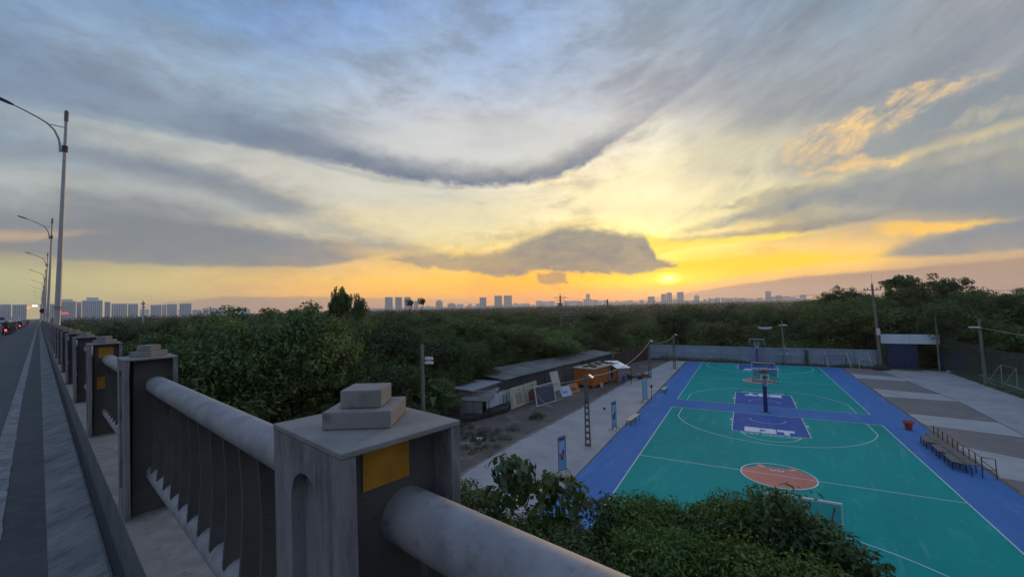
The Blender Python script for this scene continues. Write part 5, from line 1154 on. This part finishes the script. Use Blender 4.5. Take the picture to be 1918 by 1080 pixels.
# hedge of weeds along the foot of the blue fence
def scatter_mass(name, pts, R_, per, size, mt, label=None, droop=.0):
    me = leaf_mesh(name, pts, R_, per, size, droop=droop, up=.5); me.materials.append(MATS[mt]); o = bpy.data.objects.new(name, me); COL.objects.link(o); o['kind'] = 'stuff'
    return o
P = []; Rr = []
for x in np.arange(-15.6, 14.2, .28):
    if 3 < x < 5: pass
    hh = .28+.35*max(0, math.sin(x*.9+1)*math.sin(x*.37))+ (.35 if -14 < x < -4 else 0)
    P.append((x, 46.95-(x+16)*.018, hh*.4)); Rr.append((.3, .28, hh*.75))
scatter_mass('weeds_along_fence', P, Rr, 60, .16, 'tree leaves')
P = [(6.3, 46.6, z) for z in np.arange(.2, 2.4, .25)]+[(14.75, 46.3, z) for z in np.arange(.2, 3.4, .25)]
scatter_mass('creeper_on_fence', P, [(.3, .18, .25)]*len(P), 60, .15, 'dark tree leaves')
P = [(x, y, .1) for x, y in [(-19+rng.uniform(-3.5, 2.6), -1.5+rng.uniform(-3.4, 3.2)) for _ in range(46)]]+[(-17.3+rng.uniform(-.5, .5), 5.3+rng.uniform(-.5, .5), .2) for _ in range(8)]+[(-13.0+rng.uniform(-.5, .6), 28.4+rng.uniform(-.6, .6), .3) for _ in range(12)]
scatter_mass('weeds', P, [(.35, .35, .22)]*len(P), 45, .15, 'grass blades')
P = [(21.15+rng.uniform(-.25, .35), y, .12) for y in np.arange(18, 46, .4)]+[(15.5+.3*i, 46.3-.05*i, .1) for i in range(10)]+[(17.6, 45.9, .1)]
scatter_mass('weeds_by_net', P, [(.3, .3, .2)]*len(P), 45, .13, 'dark tree leaves')
P = []
for i in range(26):
    t = rng.uniform(.1, .95)*LX; q = rng.uniform(.2, 2.3); c_, s_ = math.cos(rad(78.5)), math.sin(rad(78.5)); P.append((-16.75+c_*t-s_*q, 19.3+s_*t+c_*q, 2.32))
scatter_mass('roof_weeds', P, [(.35, .35, .10)]*len(P), 50, .13, 'grass blades')
P = [(23.5+rng.uniform(0, 34), 0, .5) for _ in range(150)]; P = [(x, 49.2+(x-20)*.27+rng.uniform(-.6, 2.5), rng.uniform(.2, 2.2)) for x, _, _ in P]
scatter_mass('undergrowth', P, [(1.2, .9, .9)]*len(P), 110, .22, 'dark tree leaves')
P = [(rng.uniform(-22, 26), 49.5+rng.uniform(0, 1)**1.4*34, rng.uniform(.3, 3.2)) for _ in range(620)]
scatter_mass('undergrowth', [p for p in P if p[1] > 49.5+max(0, p[0]-20)*.3], [(1.9, 1.9, 1.5)]*len([p for p in P if p[1] > 49.5+max(0, p[0]-20)*.3]), 120, .26, 'tree leaves')
# undergrowth under the near thicket and fence belt hides the bare ground
P = []; 
while len(P) < 1500:
    az = YAW+rad(rng.uniform(-54, 54)); d = 22+rng.uniform(0, 1)**1.3*165; x = CAMP[0]+math.sin(az)*d; y = CAMP[1]+math.cos(az)*d
    if not blocked(x, y, 1.0): P.append((x, y, rng.uniform(.1, 1.1)))
scatter_mass('undergrowth', P, [(2.0, 2.0, 1.1)]*len(P), 75, .34, 'undergrowth leaves')
# far woodland running to the horizon
P = []; Rr = []
while len(P) < 6500:
    az = YAW+rad(rng.uniform(-56, 56)); d = 170*math.exp(rng.uniform(0, math.log(1500/170))); x = CAMP[0]+math.sin(az)*d; y = CAMP[1]+math.cos(az)*d
    s_ = (np.array([x, y])-CAMP[:2])@Sd[:2]
    if s_ < 6+.004*d: continue
    s = d*.012+1.6; hh = rng.uniform(4.5, 8.6) if d > 300 else rng.uniform(3.5, 6.5); P.append((x, y, hh-s*.8)); Rr.append((s*1.7, s*1.7, s))
P = np.array(P); Rr = np.array(Rr)
def far_mass(sel, size, per):
    scatter_mass('far_woodland', P[sel], Rr[sel], per, size, 'far leaves')
dd_ = np.hypot(P[:, 0]-CAMP[0], P[:, 1]-CAMP[1])
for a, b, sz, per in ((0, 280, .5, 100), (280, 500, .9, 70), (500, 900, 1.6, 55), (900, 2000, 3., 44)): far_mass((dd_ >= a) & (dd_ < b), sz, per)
# ------------------------------------------------------------------ plants just below the bridge
def near_shrub(x, y, h, cr, nc, per, size, mt, lb, seed, name='shrub', zlo=.2, cat='shrub', droop=.1, aspect=.45, up=.35):
    rs = np.random.default_rng(seed); r = thing(name, lb, cat, (x, y, -.1), 0, 'plants growing just below the bridge')
    C_ = []; R_ = []
    for i in range(nc):
        a = rs.uniform(0, 6.28); q = math.sqrt(rs.uniform(0, 1)); z = h*(zlo+(1-zlo)*rs.uniform(0, 1)**.7); prof = math.sqrt(max(0.05, 1-((z/h-.45)/.62)**2)); s = rs.uniform(.22, .42)
        C_.append((math.cos(a)*q*cr*prof, math.sin(a)*q*cr*prof, min(z, h-s*.8))); R_.append((s*1.2, s*1.2, s*.8))
    me = leaf_mesh('crown', C_, R_, per, size, droop=droop, rs=rs, aspect=aspect, up=up); me.materials.append(MATS[mt]); c = bpy.data.objects.new('crown', me); COL.objects.link(c); c.parent = r
    m = limbs(h*.9, cr*.8, 7, seed, .15); obj('stem', m, barkm, r, smooth=True)
    return r
def at_s(x, d): q = ray(x, 800); q = q[:2]/np.linalg.norm(q[:2]); return CAMP[0]+q[0]*d, CAMP[1]+q[1]*d
NS = [(880, 10.2, 905, 1.0, 60, 150, .085, 'dark tree leaves', 'dark small-leaved bush just right of the nearest railing post', 3, .1, .45),
      (925, 9.6, 965, .9, 50, 150, .085, 'dark tree leaves', 'low dark bush beside the pipe rail below the paper-leaved shrub', 13, .1, .45),
      (965, 9.4, 855, .75, 26, 18, .22, 'broad leaves', 'open shrub with large drooping leaves in front of the pale path', 4, .35, .62),
      (1045, 9.2, 882, .7, 26, 18, .22, 'broad leaves', 'second open large-leaved shrub overlapping the blue court border', 5, .35, .62),
      (1010, 9.0, 960, 1.1, 60, 120, .10, 'feathery leaves', 'green bush under the large-leaved shrubs', 6, .1, .4),
      (1180, 9.4, 932, 1.15, 120, 170, .08, 'feathery leaves', 'feathery tree top with tiny leaflets, left of the two lobes below the court', 7, .1, .35),
      (1290, 9.6, 945, 1.1, 120, 170, .08, 'feathery leaves', 'feathery tree top with tiny leaflets in front of the green court', 8, .1, .35),
      (1390, 9.8, 935, 1.0, 110, 170, .08, 'feathery leaves', 'feathery tree top with tiny leaflets just left of the hidden hoop', 9, .1, .35),
      (1458, 9.2, 903, .42, 22, 60, .13, 'broad leaves', 'upright leafy shoot rising in front of the salmon circle', 10, .3, .42),
      (1500, 9.4, 968, .85, 70, 130, .10, 'broad leaves', 'broad-leaved bush in front of the nearest backboard', 11, .1, .42),
      (1560, 9.6, 1030, .75, 60, 130, .10, 'broad leaves', 'rightmost broad-leaved bush below the bridge', 12, .1, .42),
      (1240, 7.6, 1010, 1.5, 110, 170, .085, 'feathery leaves', 'lower feathery growth behind the pipe rail at the bottom of the picture', 14, .1, .38),
      (1440, 7.6, 1030, 1.3, 100, 170, .085, 'feathery leaves', 'lower feathery growth at the bottom right below the court', 15, .1, .38),
      (1060, 7.6, 1010, 1.2, 80, 200, .08, 'dark tree leaves', 'dark lower bush just above the middle of the pipe rail', 16, .1, .42)]
NS += [(1130, 9.3, 925, .35, 14, 60, .12, 'broad leaves', 'short leafy shoot left of the feathery tree tops', 21, .4, .45), (1330, 9.5, 938, .4, 14, 90, .09, 'feathery leaves', 'light feathery sprig between the two feathery tops', 22, .4, .4),
       (1405, 9.4, 918, .3, 10, 60, .12, 'broad leaves', 'small leafy shoot left of the salmon circle', 23, .45, .45), (1600, 9.2, 1010, .4, 16, 50, .12, 'broad leaves', 'outermost leafy twig at the right end of the bushes', 24, .4, .45), (1240, 9.6, 950, .5, 16, 50, .12, 'broad leaves', 'leafy shoot between the feathery tops', 25, .5, .45)]
for x, d, y, cr, nc, per, sz, mt, lb, sd, zl, asp in NS:
    gx, gy = at_s(x, d); h = top_z(gx, gy, y)
    near_shrub(gx, gy, h+.1, cr, nc, per, sz, mt, lb, sd, zlo=max(zl, 1-2.6/h), aspect=asp, droop=.5 if 'broad' in mt else .15)
# ------------------------------------------------------------------ city on the horizon
far1 = mat('far tower concrete', (.72, .74, .78), (.64, .66, .70), .02, .8, rnd=.12); far2 = mat('far tower dark', (.36, .39, .44), rough=.7)
def tower(x0, x1, yt, D_, lb, bands=0, depth=None, crown=None, grp='far tower blocks'):
    xm = (x0+x1)/2; q = ray(xm, 560); q = q[:2]/np.linalg.norm(q[:2]); gx, gy = CAMP[0]+q[0]*D_, CAMP[1]+q[1]*D_
    z = D_*(q@FW[:2]); w = (x1-x0)/F_PX*z*.97; 
    a = ray(x0, 560)[:2]; b = ray(x1, 560)[:2]; a = a/np.linalg.norm(a); b = b/np.linalg.norm(b); w = D_*abs(a[0]*b[1]-a[1]*b[0])*.97
    h = top_z2(gx, gy, yt); dp = depth or w*.8; rz = math.atan2(q[1], q[0])-math.pi/2
    r = thing('tower_block', lb, 'tower', (gx, gy, -1), rz, grp); m = MB()
    m.box(-w/2, w/2, 0, dp, 0, h+1)
    if crown: m.box(-w*.3, w*.3, dp*.1, dp*.8, h+1.01, h+1+crown)
    obj('wall', m, far1, r)
    if bands:
        m = MB(); nb = bands
        for i in range(nb):
            c = -w/2+w*(i+.5)/nb; ww = w/nb*.22; m.box(c-ww, c+ww, -.6, -.02, h*.04, h*.97)
        o = obj('window_bay', m, far2, r); o['kind'] = 'stuff'
    return r
def top_z2(gx, gy, ypx):
    lo, hi = -5., 900.
    for _ in range(50):
        mz = (lo+hi)/2
        if proj((gx, gy, mz))[1] < ypx: hi = mz
        else: lo = mz
    return lo
T_ = [(-60,-8,571,1500,6,0,'long pale housing block beyond the traffic at the left edge'),(0,22,569.5,1500,6,0,'first block above the traffic at the far left'),(23,51,570,1450,7,0,'second block above the traffic at the far left'),
 (75,107,569,1400,6,0,'housing block seen between the lamp posts'),(109,143,563.5,1300,9,2,'wide housing block right of the first lamp post'),(143.5,153,565,1350,3,0,'narrow shaded block left of the tallest housing block'),(153.5,193,562,1300,10,3,'tallest wide housing block on the left skyline'),
 (196,207,565,1300,3,0,'pale narrow slab right of the tallest housing block'),(208.5,239,568,1350,7,0,'grey housing block left of the lone mast'),(239.5,259,568.5,1400,4,0,'darker housing block nearest the lone mast'),
 (282,303,570.5,1500,6,0,'dark housing block right of the lone mast'),(303.5,312,570,1550,2,0,'slim block joined to the dark housing block'),(312.5,332,569,1500,5,0,'blue-grey block left of the square one'),(336,359,568,1450,5,0,'single square block standing alone left of the thicket'),
 (360,377,580,2200,3,0,'low hazy block at the left of the hazy row'),(379,408,577,2300,5,0,'long hazy block left of the thicket'),(409,424,575,2300,3,2,'stepped hazy block beside the thicket'),
 (721,735.5,556,1700,4,0,'left one of three equal towers on the orange skyline'),(740,753,556,1700,4,0,'middle one of three equal towers on the orange skyline'),(757,769,556,1700,4,0,'right one of three equal towers, partly behind a thin tree'),(775,784,563.6,1900,3,0,'lower tower behind the thin twin-topped tree'),
 (816,829,564,2400,3,4,'small tower with a mast right of the three towers'),(838,853,568.5,2500,4,2,'low broad block midway along the orange skyline'),
 (898,911,556.5,1900,4,0,'lone tower left of the twin towers'),(926,940.5,553.5,1900,5,0,'left one of the tall twin towers'),(943.6,959,553,1900,5,0,'right one of the tall twin towers'),(1009,1021,567.5,2600,3,0,'low block left of the power pole'),
 (1055,1066,564,2600,3,2,'low block right behind the power pole'),(1080,1091,563.5,2600,3,0,'block left of the stepped tower'),(1092,1108,560,2700,4,0,'podium block of the stepped tower'),(1097.5,1105,550,2720,2,0,'slim upper shaft of the stepped tower'),(1110,1119,561,2700,2,0,'small tower behind the smoke'),
 (1213,1226.6,555,2300,4,0,'square tower under the sun'),(1238,1248.5,550,2300,3,0,'tower with a sloping neighbour right of the sun'),(1248.8,1259,547.5,2300,3,0,'taller half of the joined pair right of the sun'),(1268,1281,546.5,2300,4,0,'tallest rectangular tower right of the sun'),(1283,1290,563,2600,2,0,'low block beside the tallest rectangular tower'),
 (1300,1310,553.5,2500,3,2,'small tower with a cap right of the sun'),(1326,1331.5,557.5,2800,2,0,'tiny hazy block above the right-hand trees, left'),(1339,1349,557,2800,2,0,'tiny hazy pair of blocks above the right-hand trees'),(1390,1395,558,2900,1,0,'tiny hazy block left of the glass tower'),
 (1433.5,1445,545,2400,4,0,'hazy glass tower with a pointed top over the right woods'),(1452.6,1465,552.5,2600,3,0,'low hazy block right of the glass tower'),(1498,1511,551.5,2600,3,0,'last hazy block before the tall trees on the right')]
for x0, x1, y, D_, nb, cr_, lb in T_: tower(x0, x1, y, D_, lb, nb, crown=cr_*2. if cr_ else None)
# the pointed cap of the glass tower
q = ray(1440, 560); q = q[:2]/np.linalg.norm(q[:2])
CLM = [(740, 'at the foot of the left tower'), (790, 'at the foot of the three towers'), (840, 'by the small tower with a mast'), (900, 'left of the lone tower'), (926, 'right of the lone tower'), (965, 'at the foot of the twin towers'), (1010, 'right of the twin towers'), (1050, 'left of the power pole'), (1090, 'right of the power pole'), (1125, 'around the stepped tower'), (1170, 'left of the bare dark post'), (1213, 'left of the square tower under the sun'), (1250, 'under the sun'), (1300, 'by the tallest rectangular tower'), (1360, 'right of the capped small tower'), (1430, 'left of the glass tower'), (9999, 'right of the glass tower')]
R = random.Random(4); xs_ = 690
k = 0
while xs_ < 1500:                            # low city between the towers
    w = R.uniform(5, 14); yb = sil(xs_)-1; hz = 573-(xs_-959)*.0245
    yt = hz-R.uniform(1.2, 6.5) - (3 if 1000 < xs_ < 1130 else 0)
    tower(xs_, xs_+w, yt, R.uniform(2500, 3200), ('low ' if hz-yt < 3 else 'slightly taller ')+('narrow ' if w < 9 else 'wide ')+'hazy building in the skyline '+next(b for a, b in CLM if xs_ < a), 0, grp='small buildings of the far city'); xs_ += w*R.uniform(.75, 1.15); k += 1
for x0, x1 in ((262, 280), (334, 336), (425, 470)):
    tower(x0, x1, 579, 2600, 'low hazy building between the left housing blocks', 0, grp='small buildings of the far city')
# mast between the left blocks
gx, gy = at_px(268.5, 420)
r = thing('mast', 'lone telephone mast between the left housing blocks', 'mast', (gx, gy, 0)); hz_ = top_z2(gx, gy, 565)
m = MB(); m.tube([(0, 0, 0), (0, 0, hz_)], [.7, .45], 6); obj('post', m, far2, r)
m = MB(); m.box(-2.2, 1.6, -.5, .5, hz_-2.2, hz_-.6); m.box(-1.2, 1.8, -.5, .5, hz_-4.6, hz_-3.6); m.tube([(0, 0, hz_), (0, 0, hz_+1)], .3, 5); obj('antenna', m, far2, r)
# pale sheds and a yellowish block in the middle distance
for (px0, px1, yt, D_, h_, c_, lb) in ((1041, 1070, 588, 330, 3.4, (.5, .55, .6), 'pale low warehouse roof left of the power pole'), (1068, 1092, 588, 340, 3., (.42, .46, .5), 'pale low warehouse roof right of the power pole'), (1163, 1174, 579, 380, 7, (.42, .26, .12), 'small ochre house beside the bare dark post'), (912, 930, 590, 300, 3, (.32, .2, .1), 'small brown roof showing above the central trees')):
    a = at_px(px0, D_); b = at_px(px1, D_); zt = top_z2((a[0]+b[0])/2, (a[1]+b[1])/2, yt)
    r = thing('warehouse' if 'ware' in lb else 'house', lb, 'building', (a[0], a[1], 0), math.atan2(b[1]-a[1], b[0]-a[0])); w = math.dist(a, b)
    m = MB(); m.box(0, w, 0, 8, 0, zt-.9); obj('wall', m, mat('far wall '+lb[:12], c_, rough=.8), r)
    m = MB(); m.prism([(-.5, zt-.9), (w+.5, zt-.9), (w+.5, zt-.7), (w*.5, zt), (-.5, zt-.7)], (-.3, 8.3), lambda p, q_, s_: (p, s_, q_)); obj('roof', m, mat('far roof '+lb[:12], c_, rough=.6), r)
# dark net structure in the reeds behind the fence
# overhead sign gantry lights on the bridge
redl = mat('red lamp', (.3, .01, .01), emit=(1, .05, .04, 6)); whl = mat('white lamp', (.8, .8, .8), emit=(1, 1, .95, 3))
def gantry(v, u0, u1, h, lb):
    r = thing('traffic_gantry', lb, 'gantry', BP(0, v, -1.75), math.atan2(D[1], D[0])); L_ = lambda u, z, x=0: L3(x, u, z)
    m = MB(); m.tube([L_(u1, 0), L_(u1, h), L_(u0, h)], .15, 6); obj('frame', m, steel, r)
    m = MB(); P_ = [L_(u0-.6+.42*math.cos(a/8*6.283), h-.9+.42*math.sin(a/8*6.283), -.2) for a in range(8)]; P2_ = [(p[0]+.15, p[1], p[2]) for p in P_]
    m.add(P_+P2_, [tuple(range(8)), tuple(range(15, 7, -1))]+[(i, (i+1) % 8, 8+(i+1) % 8, 8+i) for i in range(8)]); obj('red_lamp', m, redl, r)
    m = MB(); V_ = [L_(u0+a, h-b, c) for c in (-.2, 0) for b in (0, .4) for a in (.3, 1.7)]; m.add(V_, [(0, 2, 3, 1), (4, 5, 7, 6), (0, 1, 5, 4), (2, 6, 7, 3), (0, 4, 6, 2), (1, 3, 7, 5)]); obj('light_panel', m, whl, r)
gantry(250, -2.2, .7, 7.4, 'overhead gantry with a red lamp and a lit white panel far down the bridge')
r = thing('road_sign', 'round dark road sign beside the second lamp post', 'road sign', BP(.6, 150, -1.5), math.atan2(D[1], D[0]))
m = MB(); m.tube([(0, 0, 0), (0, 0, 3.4)], .05, 6); obj('post', m, steel, r)
m = MB(); P_ = [(-.1, .6*math.cos(a/10*6.283), 3.6+.6*math.sin(a/10*6.283)) for a in range(10)]; m.add(P_+[(x+.06, y, z) for x, y, z in P_], [tuple(range(10)), tuple(range(19, 9, -1))]+[(i, (i+1) % 10, 10+(i+1) % 10, 10+i) for i in range(10)]); obj('sign_plate', m, mat('dark red sign', (.10, .012, .02)), r)
gx, gy = at_px(118.5, 700); zt = top_z2(gx, gy, 584); zb = top_z2(gx, gy, 588.5); r = thing('rooftop_sign', 'red lit rooftop lettering panel beside the first lamp post', 'lit sign', (gx, gy, 0), YAW*-1+rad(43))
m = MB()
for i in range(3): m.box(-5+.3*i, 5-.5*i, -.2, .2, zb+(zt-zb)*(i+.1)/3, zb+(zt-zb)*(i+.75)/3)
obj('lit_panel', m, mat('red neon', (.5, .03, .04), emit=(1, .12, .12, .8)), r); m = MB(); m.box(-.3, .3, .3, .6, 0, zb); obj('post', m, far2, r)
# ------------------------------------------------------------------ traffic
tyre = mat('tyre', (.015, .015, .015), rough=.8); chrome = mat('grey metal', (.35, .36, .38), rough=.35, metal=.6); tail = mat('tail lamp', (.4, .01, .01), emit=(1, .04, .06, 9)); taild = mat('unlit tail lamp', (.22, .02, .02), rough=.4)
bodyc = [mat('scooter '+n, c, rough=.35) for n, c in (('black', (.02, .02, .022)), ('red', (.28, .02, .02)), ('white', (.55, .56, .58)), ('blue', (.03, .06, .2)))]
jack = [mat('jacket '+n, c, rough=.85) for n, c in (('navy', (.02, .025, .06)), ('grey', (.12, .12, .13)), ('red', (.22, .03, .03)), ('beige', (.35, .30, .24)), ('green', (.05, .10, .06)), ('pale blue', (.25, .32, .42)), ('black', (.018, .018, .02)), ('white', (.5, .5, .5)))]
helm = [mat('helmet '+n, c, rough=.3) for n, c in (('white', (.6, .6, .62)), ('black', (.03, .03, .03)), ('red', (.35, .03, .03)), ('blue', (.06, .12, .35)))]
def bike_proto(body, tl):
    r = thing('motorbike', 'x', 'motorbike', group='motorbikes crowding the bridge road')
    for x in (-.62, .62):
        m = MB(); P_ = [(x+.25*math.cos(a/16*6.2832), 0, .28+.25*math.sin(a/16*6.2832)) for a in range(17)]; m.tube(P_, .05, 6, False); m.tube([(x, -.05, .28), (x, .05, .28)], .16, 8); obj('wheel', m, tyre, r)
    m = MB(); T2 = lambda a, b, c: (a, c, b)
    m.prism([(-.75, .55), (-.45, .38), (.15, .30), (.38, .42), (.52, .85), (.42, .95), (.28, .58), (.0, .52), (-.15, .72), (-.72, .78)], (-.13, .13), T2); obj('body', m, body, r, bevel=.03)
    m = MB(); m.prism([(-.72, .79), (.05, .74), (.05, .82), (-.7, .88)], (-.12, .12), T2); obj('saddle', m, tyre, r, bevel=.02)
    m = MB(); m.tube([(.42, -.34, 1.02), (.46, 0, .98), (.42, .34, 1.02)], .02, 6); m.tube([(.46, 0, .97), (.62, 0, .28)], .035, 6)
    for s in (-1, 1): m.tube([(.42, s*.28, 1.02), (.40, s*.32, 1.16)], .01, 4); m.box(.385, .40, s*.32-.06, s*.32+.06, 1.14, 1.22)
    obj('handlebar', m, chrome, r)
    m = MB(); m.box(-.80, -.755, -.08, .08, .60, .72); obj('tail_lamp', m, tl, r)
    m = MB(); m.box(-.92, -.90, -.08, .08, .32, .45); m.tube([(-.7, 0, .5), (-.91, 0, .4)], .02, 4); obj('number_plate', m, mat('number plate', (.5, .5, .5)), r)
    m = MB(); m.tube([(-.2, -.17, .3), (-.75, -.2, .36)], .045, 6); obj('exhaust', m, chrome, r)
    return r
def rider_mesh():
    P_ = {'pel': (-.25, 0, .92), 'sp': (-.2, 0, 1.12), 'ch': (-.12, 0, 1.33), 'nk': (-.06, 0, 1.47), 'hd': (-.02, 0, 1.60), 'ht': (-.02, 0, 1.70)}
    V_ = [P_['pel'], P_['sp'], P_['ch'], P_['nk'], P_['hd'], P_['ht']]; Rr_ = [.15, .15, .165, .065, .095, .08]; E_ = [(0, 1), (1, 2), (2, 3), (3, 4), (4, 5)]
    for s in (-1, 1):
        b = len(V_); V_ += [(-.12, s*.19, 1.40), (.02, s*.27, 1.18), (.26, s*.27, 1.08), (.40, s*.28, 1.05)]; Rr_ += [.075, .055, .045, .04]; E_ += [(2, b), (b, b+1), (b+1, b+2), (b+2, b+3)]
        b = len(V_); V_ += [(-.22, s*.11, .90), (.16, s*.20, .80), (.12, s*.20, .42), (.22, s*.21, .36)]; Rr_ += [.11, .085, .055, .045]; E_ += [(0, b), (b, b+1), (b+1, b+2), (b+2, b+3)]
    me = bpy.data.meshes.new('person'); me.from_pydata(V_, E_, []); o = bpy.data.objects.new('tmp', me); COL.objects.link(o)
    md = o.modifiers.new('s', 'SKIN'); md.use_smooth_shade = True; 
    for i, v in enumerate(me.skin_vertices[0].data): v.radius = (Rr_[i],)*2; v.use_root = i == 0
    o.modifiers.new('u', 'SUBSURF').levels = 1; dg = bpy.context.evaluated_depsgraph_get(); out = bpy.data.meshes.new_from_object(o.evaluated_get(dg)); bpy.data.objects.remove(o); return out
RM = rider_mesh(); hm = MB(); hm.lathe([(.02, 1.80), (.09, 1.785), (.135, 1.72), (.145, 1.64), (.135, 1.60), (.13, 1.60)], 12, (-.03, 0, 0)); HM = hm.mesh('helmet')
riders = []
for j in jack:
    for h_ in (helm[len(riders) % 4],):
        r = thing('person', 'x', 'person', group='motorbike riders on the bridge'); me = RM.copy(); me.materials.clear(); me.materials.append(j)
        o = bpy.data.objects.new('body', me); COL.objects.link(o); o.parent = r
        mh = HM.copy(); mh.materials.append(h_); o = bpy.data.objects.new('helmet', mh); COL.objects.link(o); o.parent = r; riders.append(r)
bikes = [bike_proto(bodyc[i % 4], tail if i == 1 else taild) for i in range(4)]
bcache = [cache(b) for b in bikes]; rcache = [cache(b) for b in riders]; ub, ur = set(), set()
JN = ['navy', 'grey', 'red', 'beige', 'green', 'pale blue', 'black', 'white']; BN = ['black', 'red', 'white', 'blue']
R = random.Random(8)
def put_bike(u, v, b, j, lb=None, la=None):
    for lst, c, used, k, nm in ((bikes, bcache, ub, b, 0), (riders, rcache, ur, j, 1)):
        if k in used: o, _ = tree_copy(lst[k], c[k])
        else: o = lst[k]; used.add(k)
        o.location = BP(u, v, -1.748); o.rotation_euler = (0, 0, math.atan2(D[1], D[0])+hd_)
        o['label'] = (lb or f'distant {BN[b]} motorbike in the crowd on the bridge road') if nm == 0 else (la or f'distant rider in a {JN[j]} top in the crowd on the bridge road')
hd_ = 0
put_bike(-2.75, 118, 1, 6, 'motorbike with a bright red tail lamp nearest the railing on the bridge', 'dark-clad rider on the motorbike nearest the railing')
put_bike(-2.55, 94, 1, 0, 'red-lamped motorbike second from the railing on the bridge', 'navy-clad rider second from the railing')
put_bike(-2.65, 80, 1, 6, 'red-lamped motorbike third from the railing, lowest of the lit ones', 'dark-clad rider on the lowest red-lamped motorbike')
hd_ = rad(-12)
put_bike(-2.7, 62, 0, 3, 'black motorbike cut by the left edge of the picture', 'rider in a beige top at the left edge of the picture')
hd_ = 0
put_bike(-2.9, 71, 0, 5, 'black motorbike just beyond the one at the left edge', 'rider in a pale blue top just beyond the left-edge rider')
for k in range(150):
    v = 84*math.exp(R.uniform(0, 1.1)); u = -2.55-R.uniform(0, 1)**1.4*min(11, .4+(v-75)*.034); hd_ = rad(R.uniform(-6, 6))
    if u > -3.4 and any(abs(v-q_) < 4 for q_ in (118, 94, 80)): continue
    put_bike(u, v, R.randrange(4), R.randrange(8))
for k, v in enumerate((64, 67, 70, 74, 77, 84, 87, 90, 97, 100, 104, 108, 112)):
    for q_ in range(2): hd_ = rad(R.uniform(-8, 8)); put_bike(-2.5-.012*(v-60)-R.uniform(.2, 1.0)-q_*.9, v+R.uniform(-.6, .6)+q_*.8, R.randrange(4), R.randrange(8))
glassd = mat('car glass', (.03, .035, .04), rough=.1)
def car(u, v, colr, lb, tall=False):
    r = thing('parked_car' if 0 else 'car', lb, 'car', BP(u, v, -1.748), math.atan2(D[1], D[0]), 'cars and trucks in the bridge traffic'); T2 = lambda a, b, c: (a, c, b)
    if tall:
        m = MB(); m.box(-3.4, 1.3, -1.1, 1.1, .75, 3.1); obj('cargo_box', m, colr, r, bevel=.04); m = MB(); m.prism([(1.35, .5), (3., .5), (3., 1.4), (2.7, 2.3), (1.35, 2.4)], (-1., 1.), T2); obj('cab', m, bodyc[2], r, bevel=.05)
    else:
        m = MB(); m.prism([(-2.2, .35), (2.2, .35), (2.25, .75), (1.2, .98), (-1.7, 1.02), (-2.2, .95)], (-.88, .88), T2); obj('body', m, colr, r, bevel=.06)
        m = MB(); m.prism([(-1.75, 1.0), (1.15, .98), (.45, 1.5), (-1.2, 1.52)], (-.76, .76), T2); obj('cabin', m, glassd, r, bevel=.05)
    for a in ((-1.4, 1.4) if not tall else (-2.4, 2.2)):
        for b in (-.85, .85): m = MB(); m.tube([(a, b-.1, .33), (a, b+.1, .33)], .33, 14); obj('wheel', m, tyre, r)
    for b in (-.7, .7): m = MB(); m.box((-2.26 if not tall else -3.46), (-2.21 if not tall else -3.41), b-.14, b+.14, .8, .95); obj('tail_lamp', m, taild, r)
for k, (u, v, c, t) in enumerate(((-8, 150, 0, 0), (-7, 190, 2, 0), (-10.5, 175, 1, 0), (-6, 235, 2, 1), (-10, 260, 3, 1), (-5, 300, 2, 1), (-13, 210, 0, 0))):
    car(u, v, bodyc[c], ('dark car among the motorbikes nearest the camera', 'white car in the middle lane of the bridge traffic', 'red car left in the bridge traffic', 'white box truck far along the bridge road', 'blue box truck far along the bridge road', 'farthest white truck under the red lamp', 'black car at the far left of the bridge traffic')[k], bool(t))
def smoke(px_, d, y0, y1, wd, lb):
    gx, gy = at_px(px_, d); za, zb = top_z2(gx, gy, y1), top_z2(gx, gy, y0); m = MB(); n = 9; V = []
    for i in range(n):
        t = i/(n-1); rr_ = wd*(.25+.75*t)*(1 if i < n-1 else .4); V.append((rr_, za+(zb-za)*t))
    m.lathe(V, 14); m.v = [(x+gx+(z-za)*.35+3*math.sin(z*.15), y+gy, z) for x, y, z in m.v]
    mm = bpy.data.materials.new('smoke'); mm.use_nodes = True; t_ = mm.node_tree; t_.nodes.clear(); o_ = t_.nodes.new('ShaderNodeOutputMaterial'); v_ = t_.nodes.new('ShaderNodeVolumePrincipled'); v_.inputs['Color'].default_value = (.98, .98, 1, 1); v_.inputs['Density'].default_value = .022; t_.links.new(v_.outputs[0], o_.inputs['Volume'])
    o = obj('smoke', m, mm); tag(o, kind='stuff')
smoke(1098, 900, 556, 576, 7, '')
# ------------------------------------------------------------------ air
hz = MB(); hz.box(-4600, 4600, -4600, 4600, -1.6, 115)
hm_ = bpy.data.materials.new('haze'); hm_.use_nodes = True; t_ = hm_.node_tree; t_.nodes.clear(); o_ = t_.nodes.new('ShaderNodeOutputMaterial'); v_ = t_.nodes.new('ShaderNodeVolumePrincipled')
v_.inputs['Color'].default_value = (.93, .95, 1, 1); v_.inputs['Density'].default_value = 1.4e-4; v_.inputs['Anisotropy'].default_value = .5; t_.links.new(v_.outputs[0], o_.inputs['Volume'])
hzo = obj('haze', hz, hm_); hzo['kind'] = 'stuff'
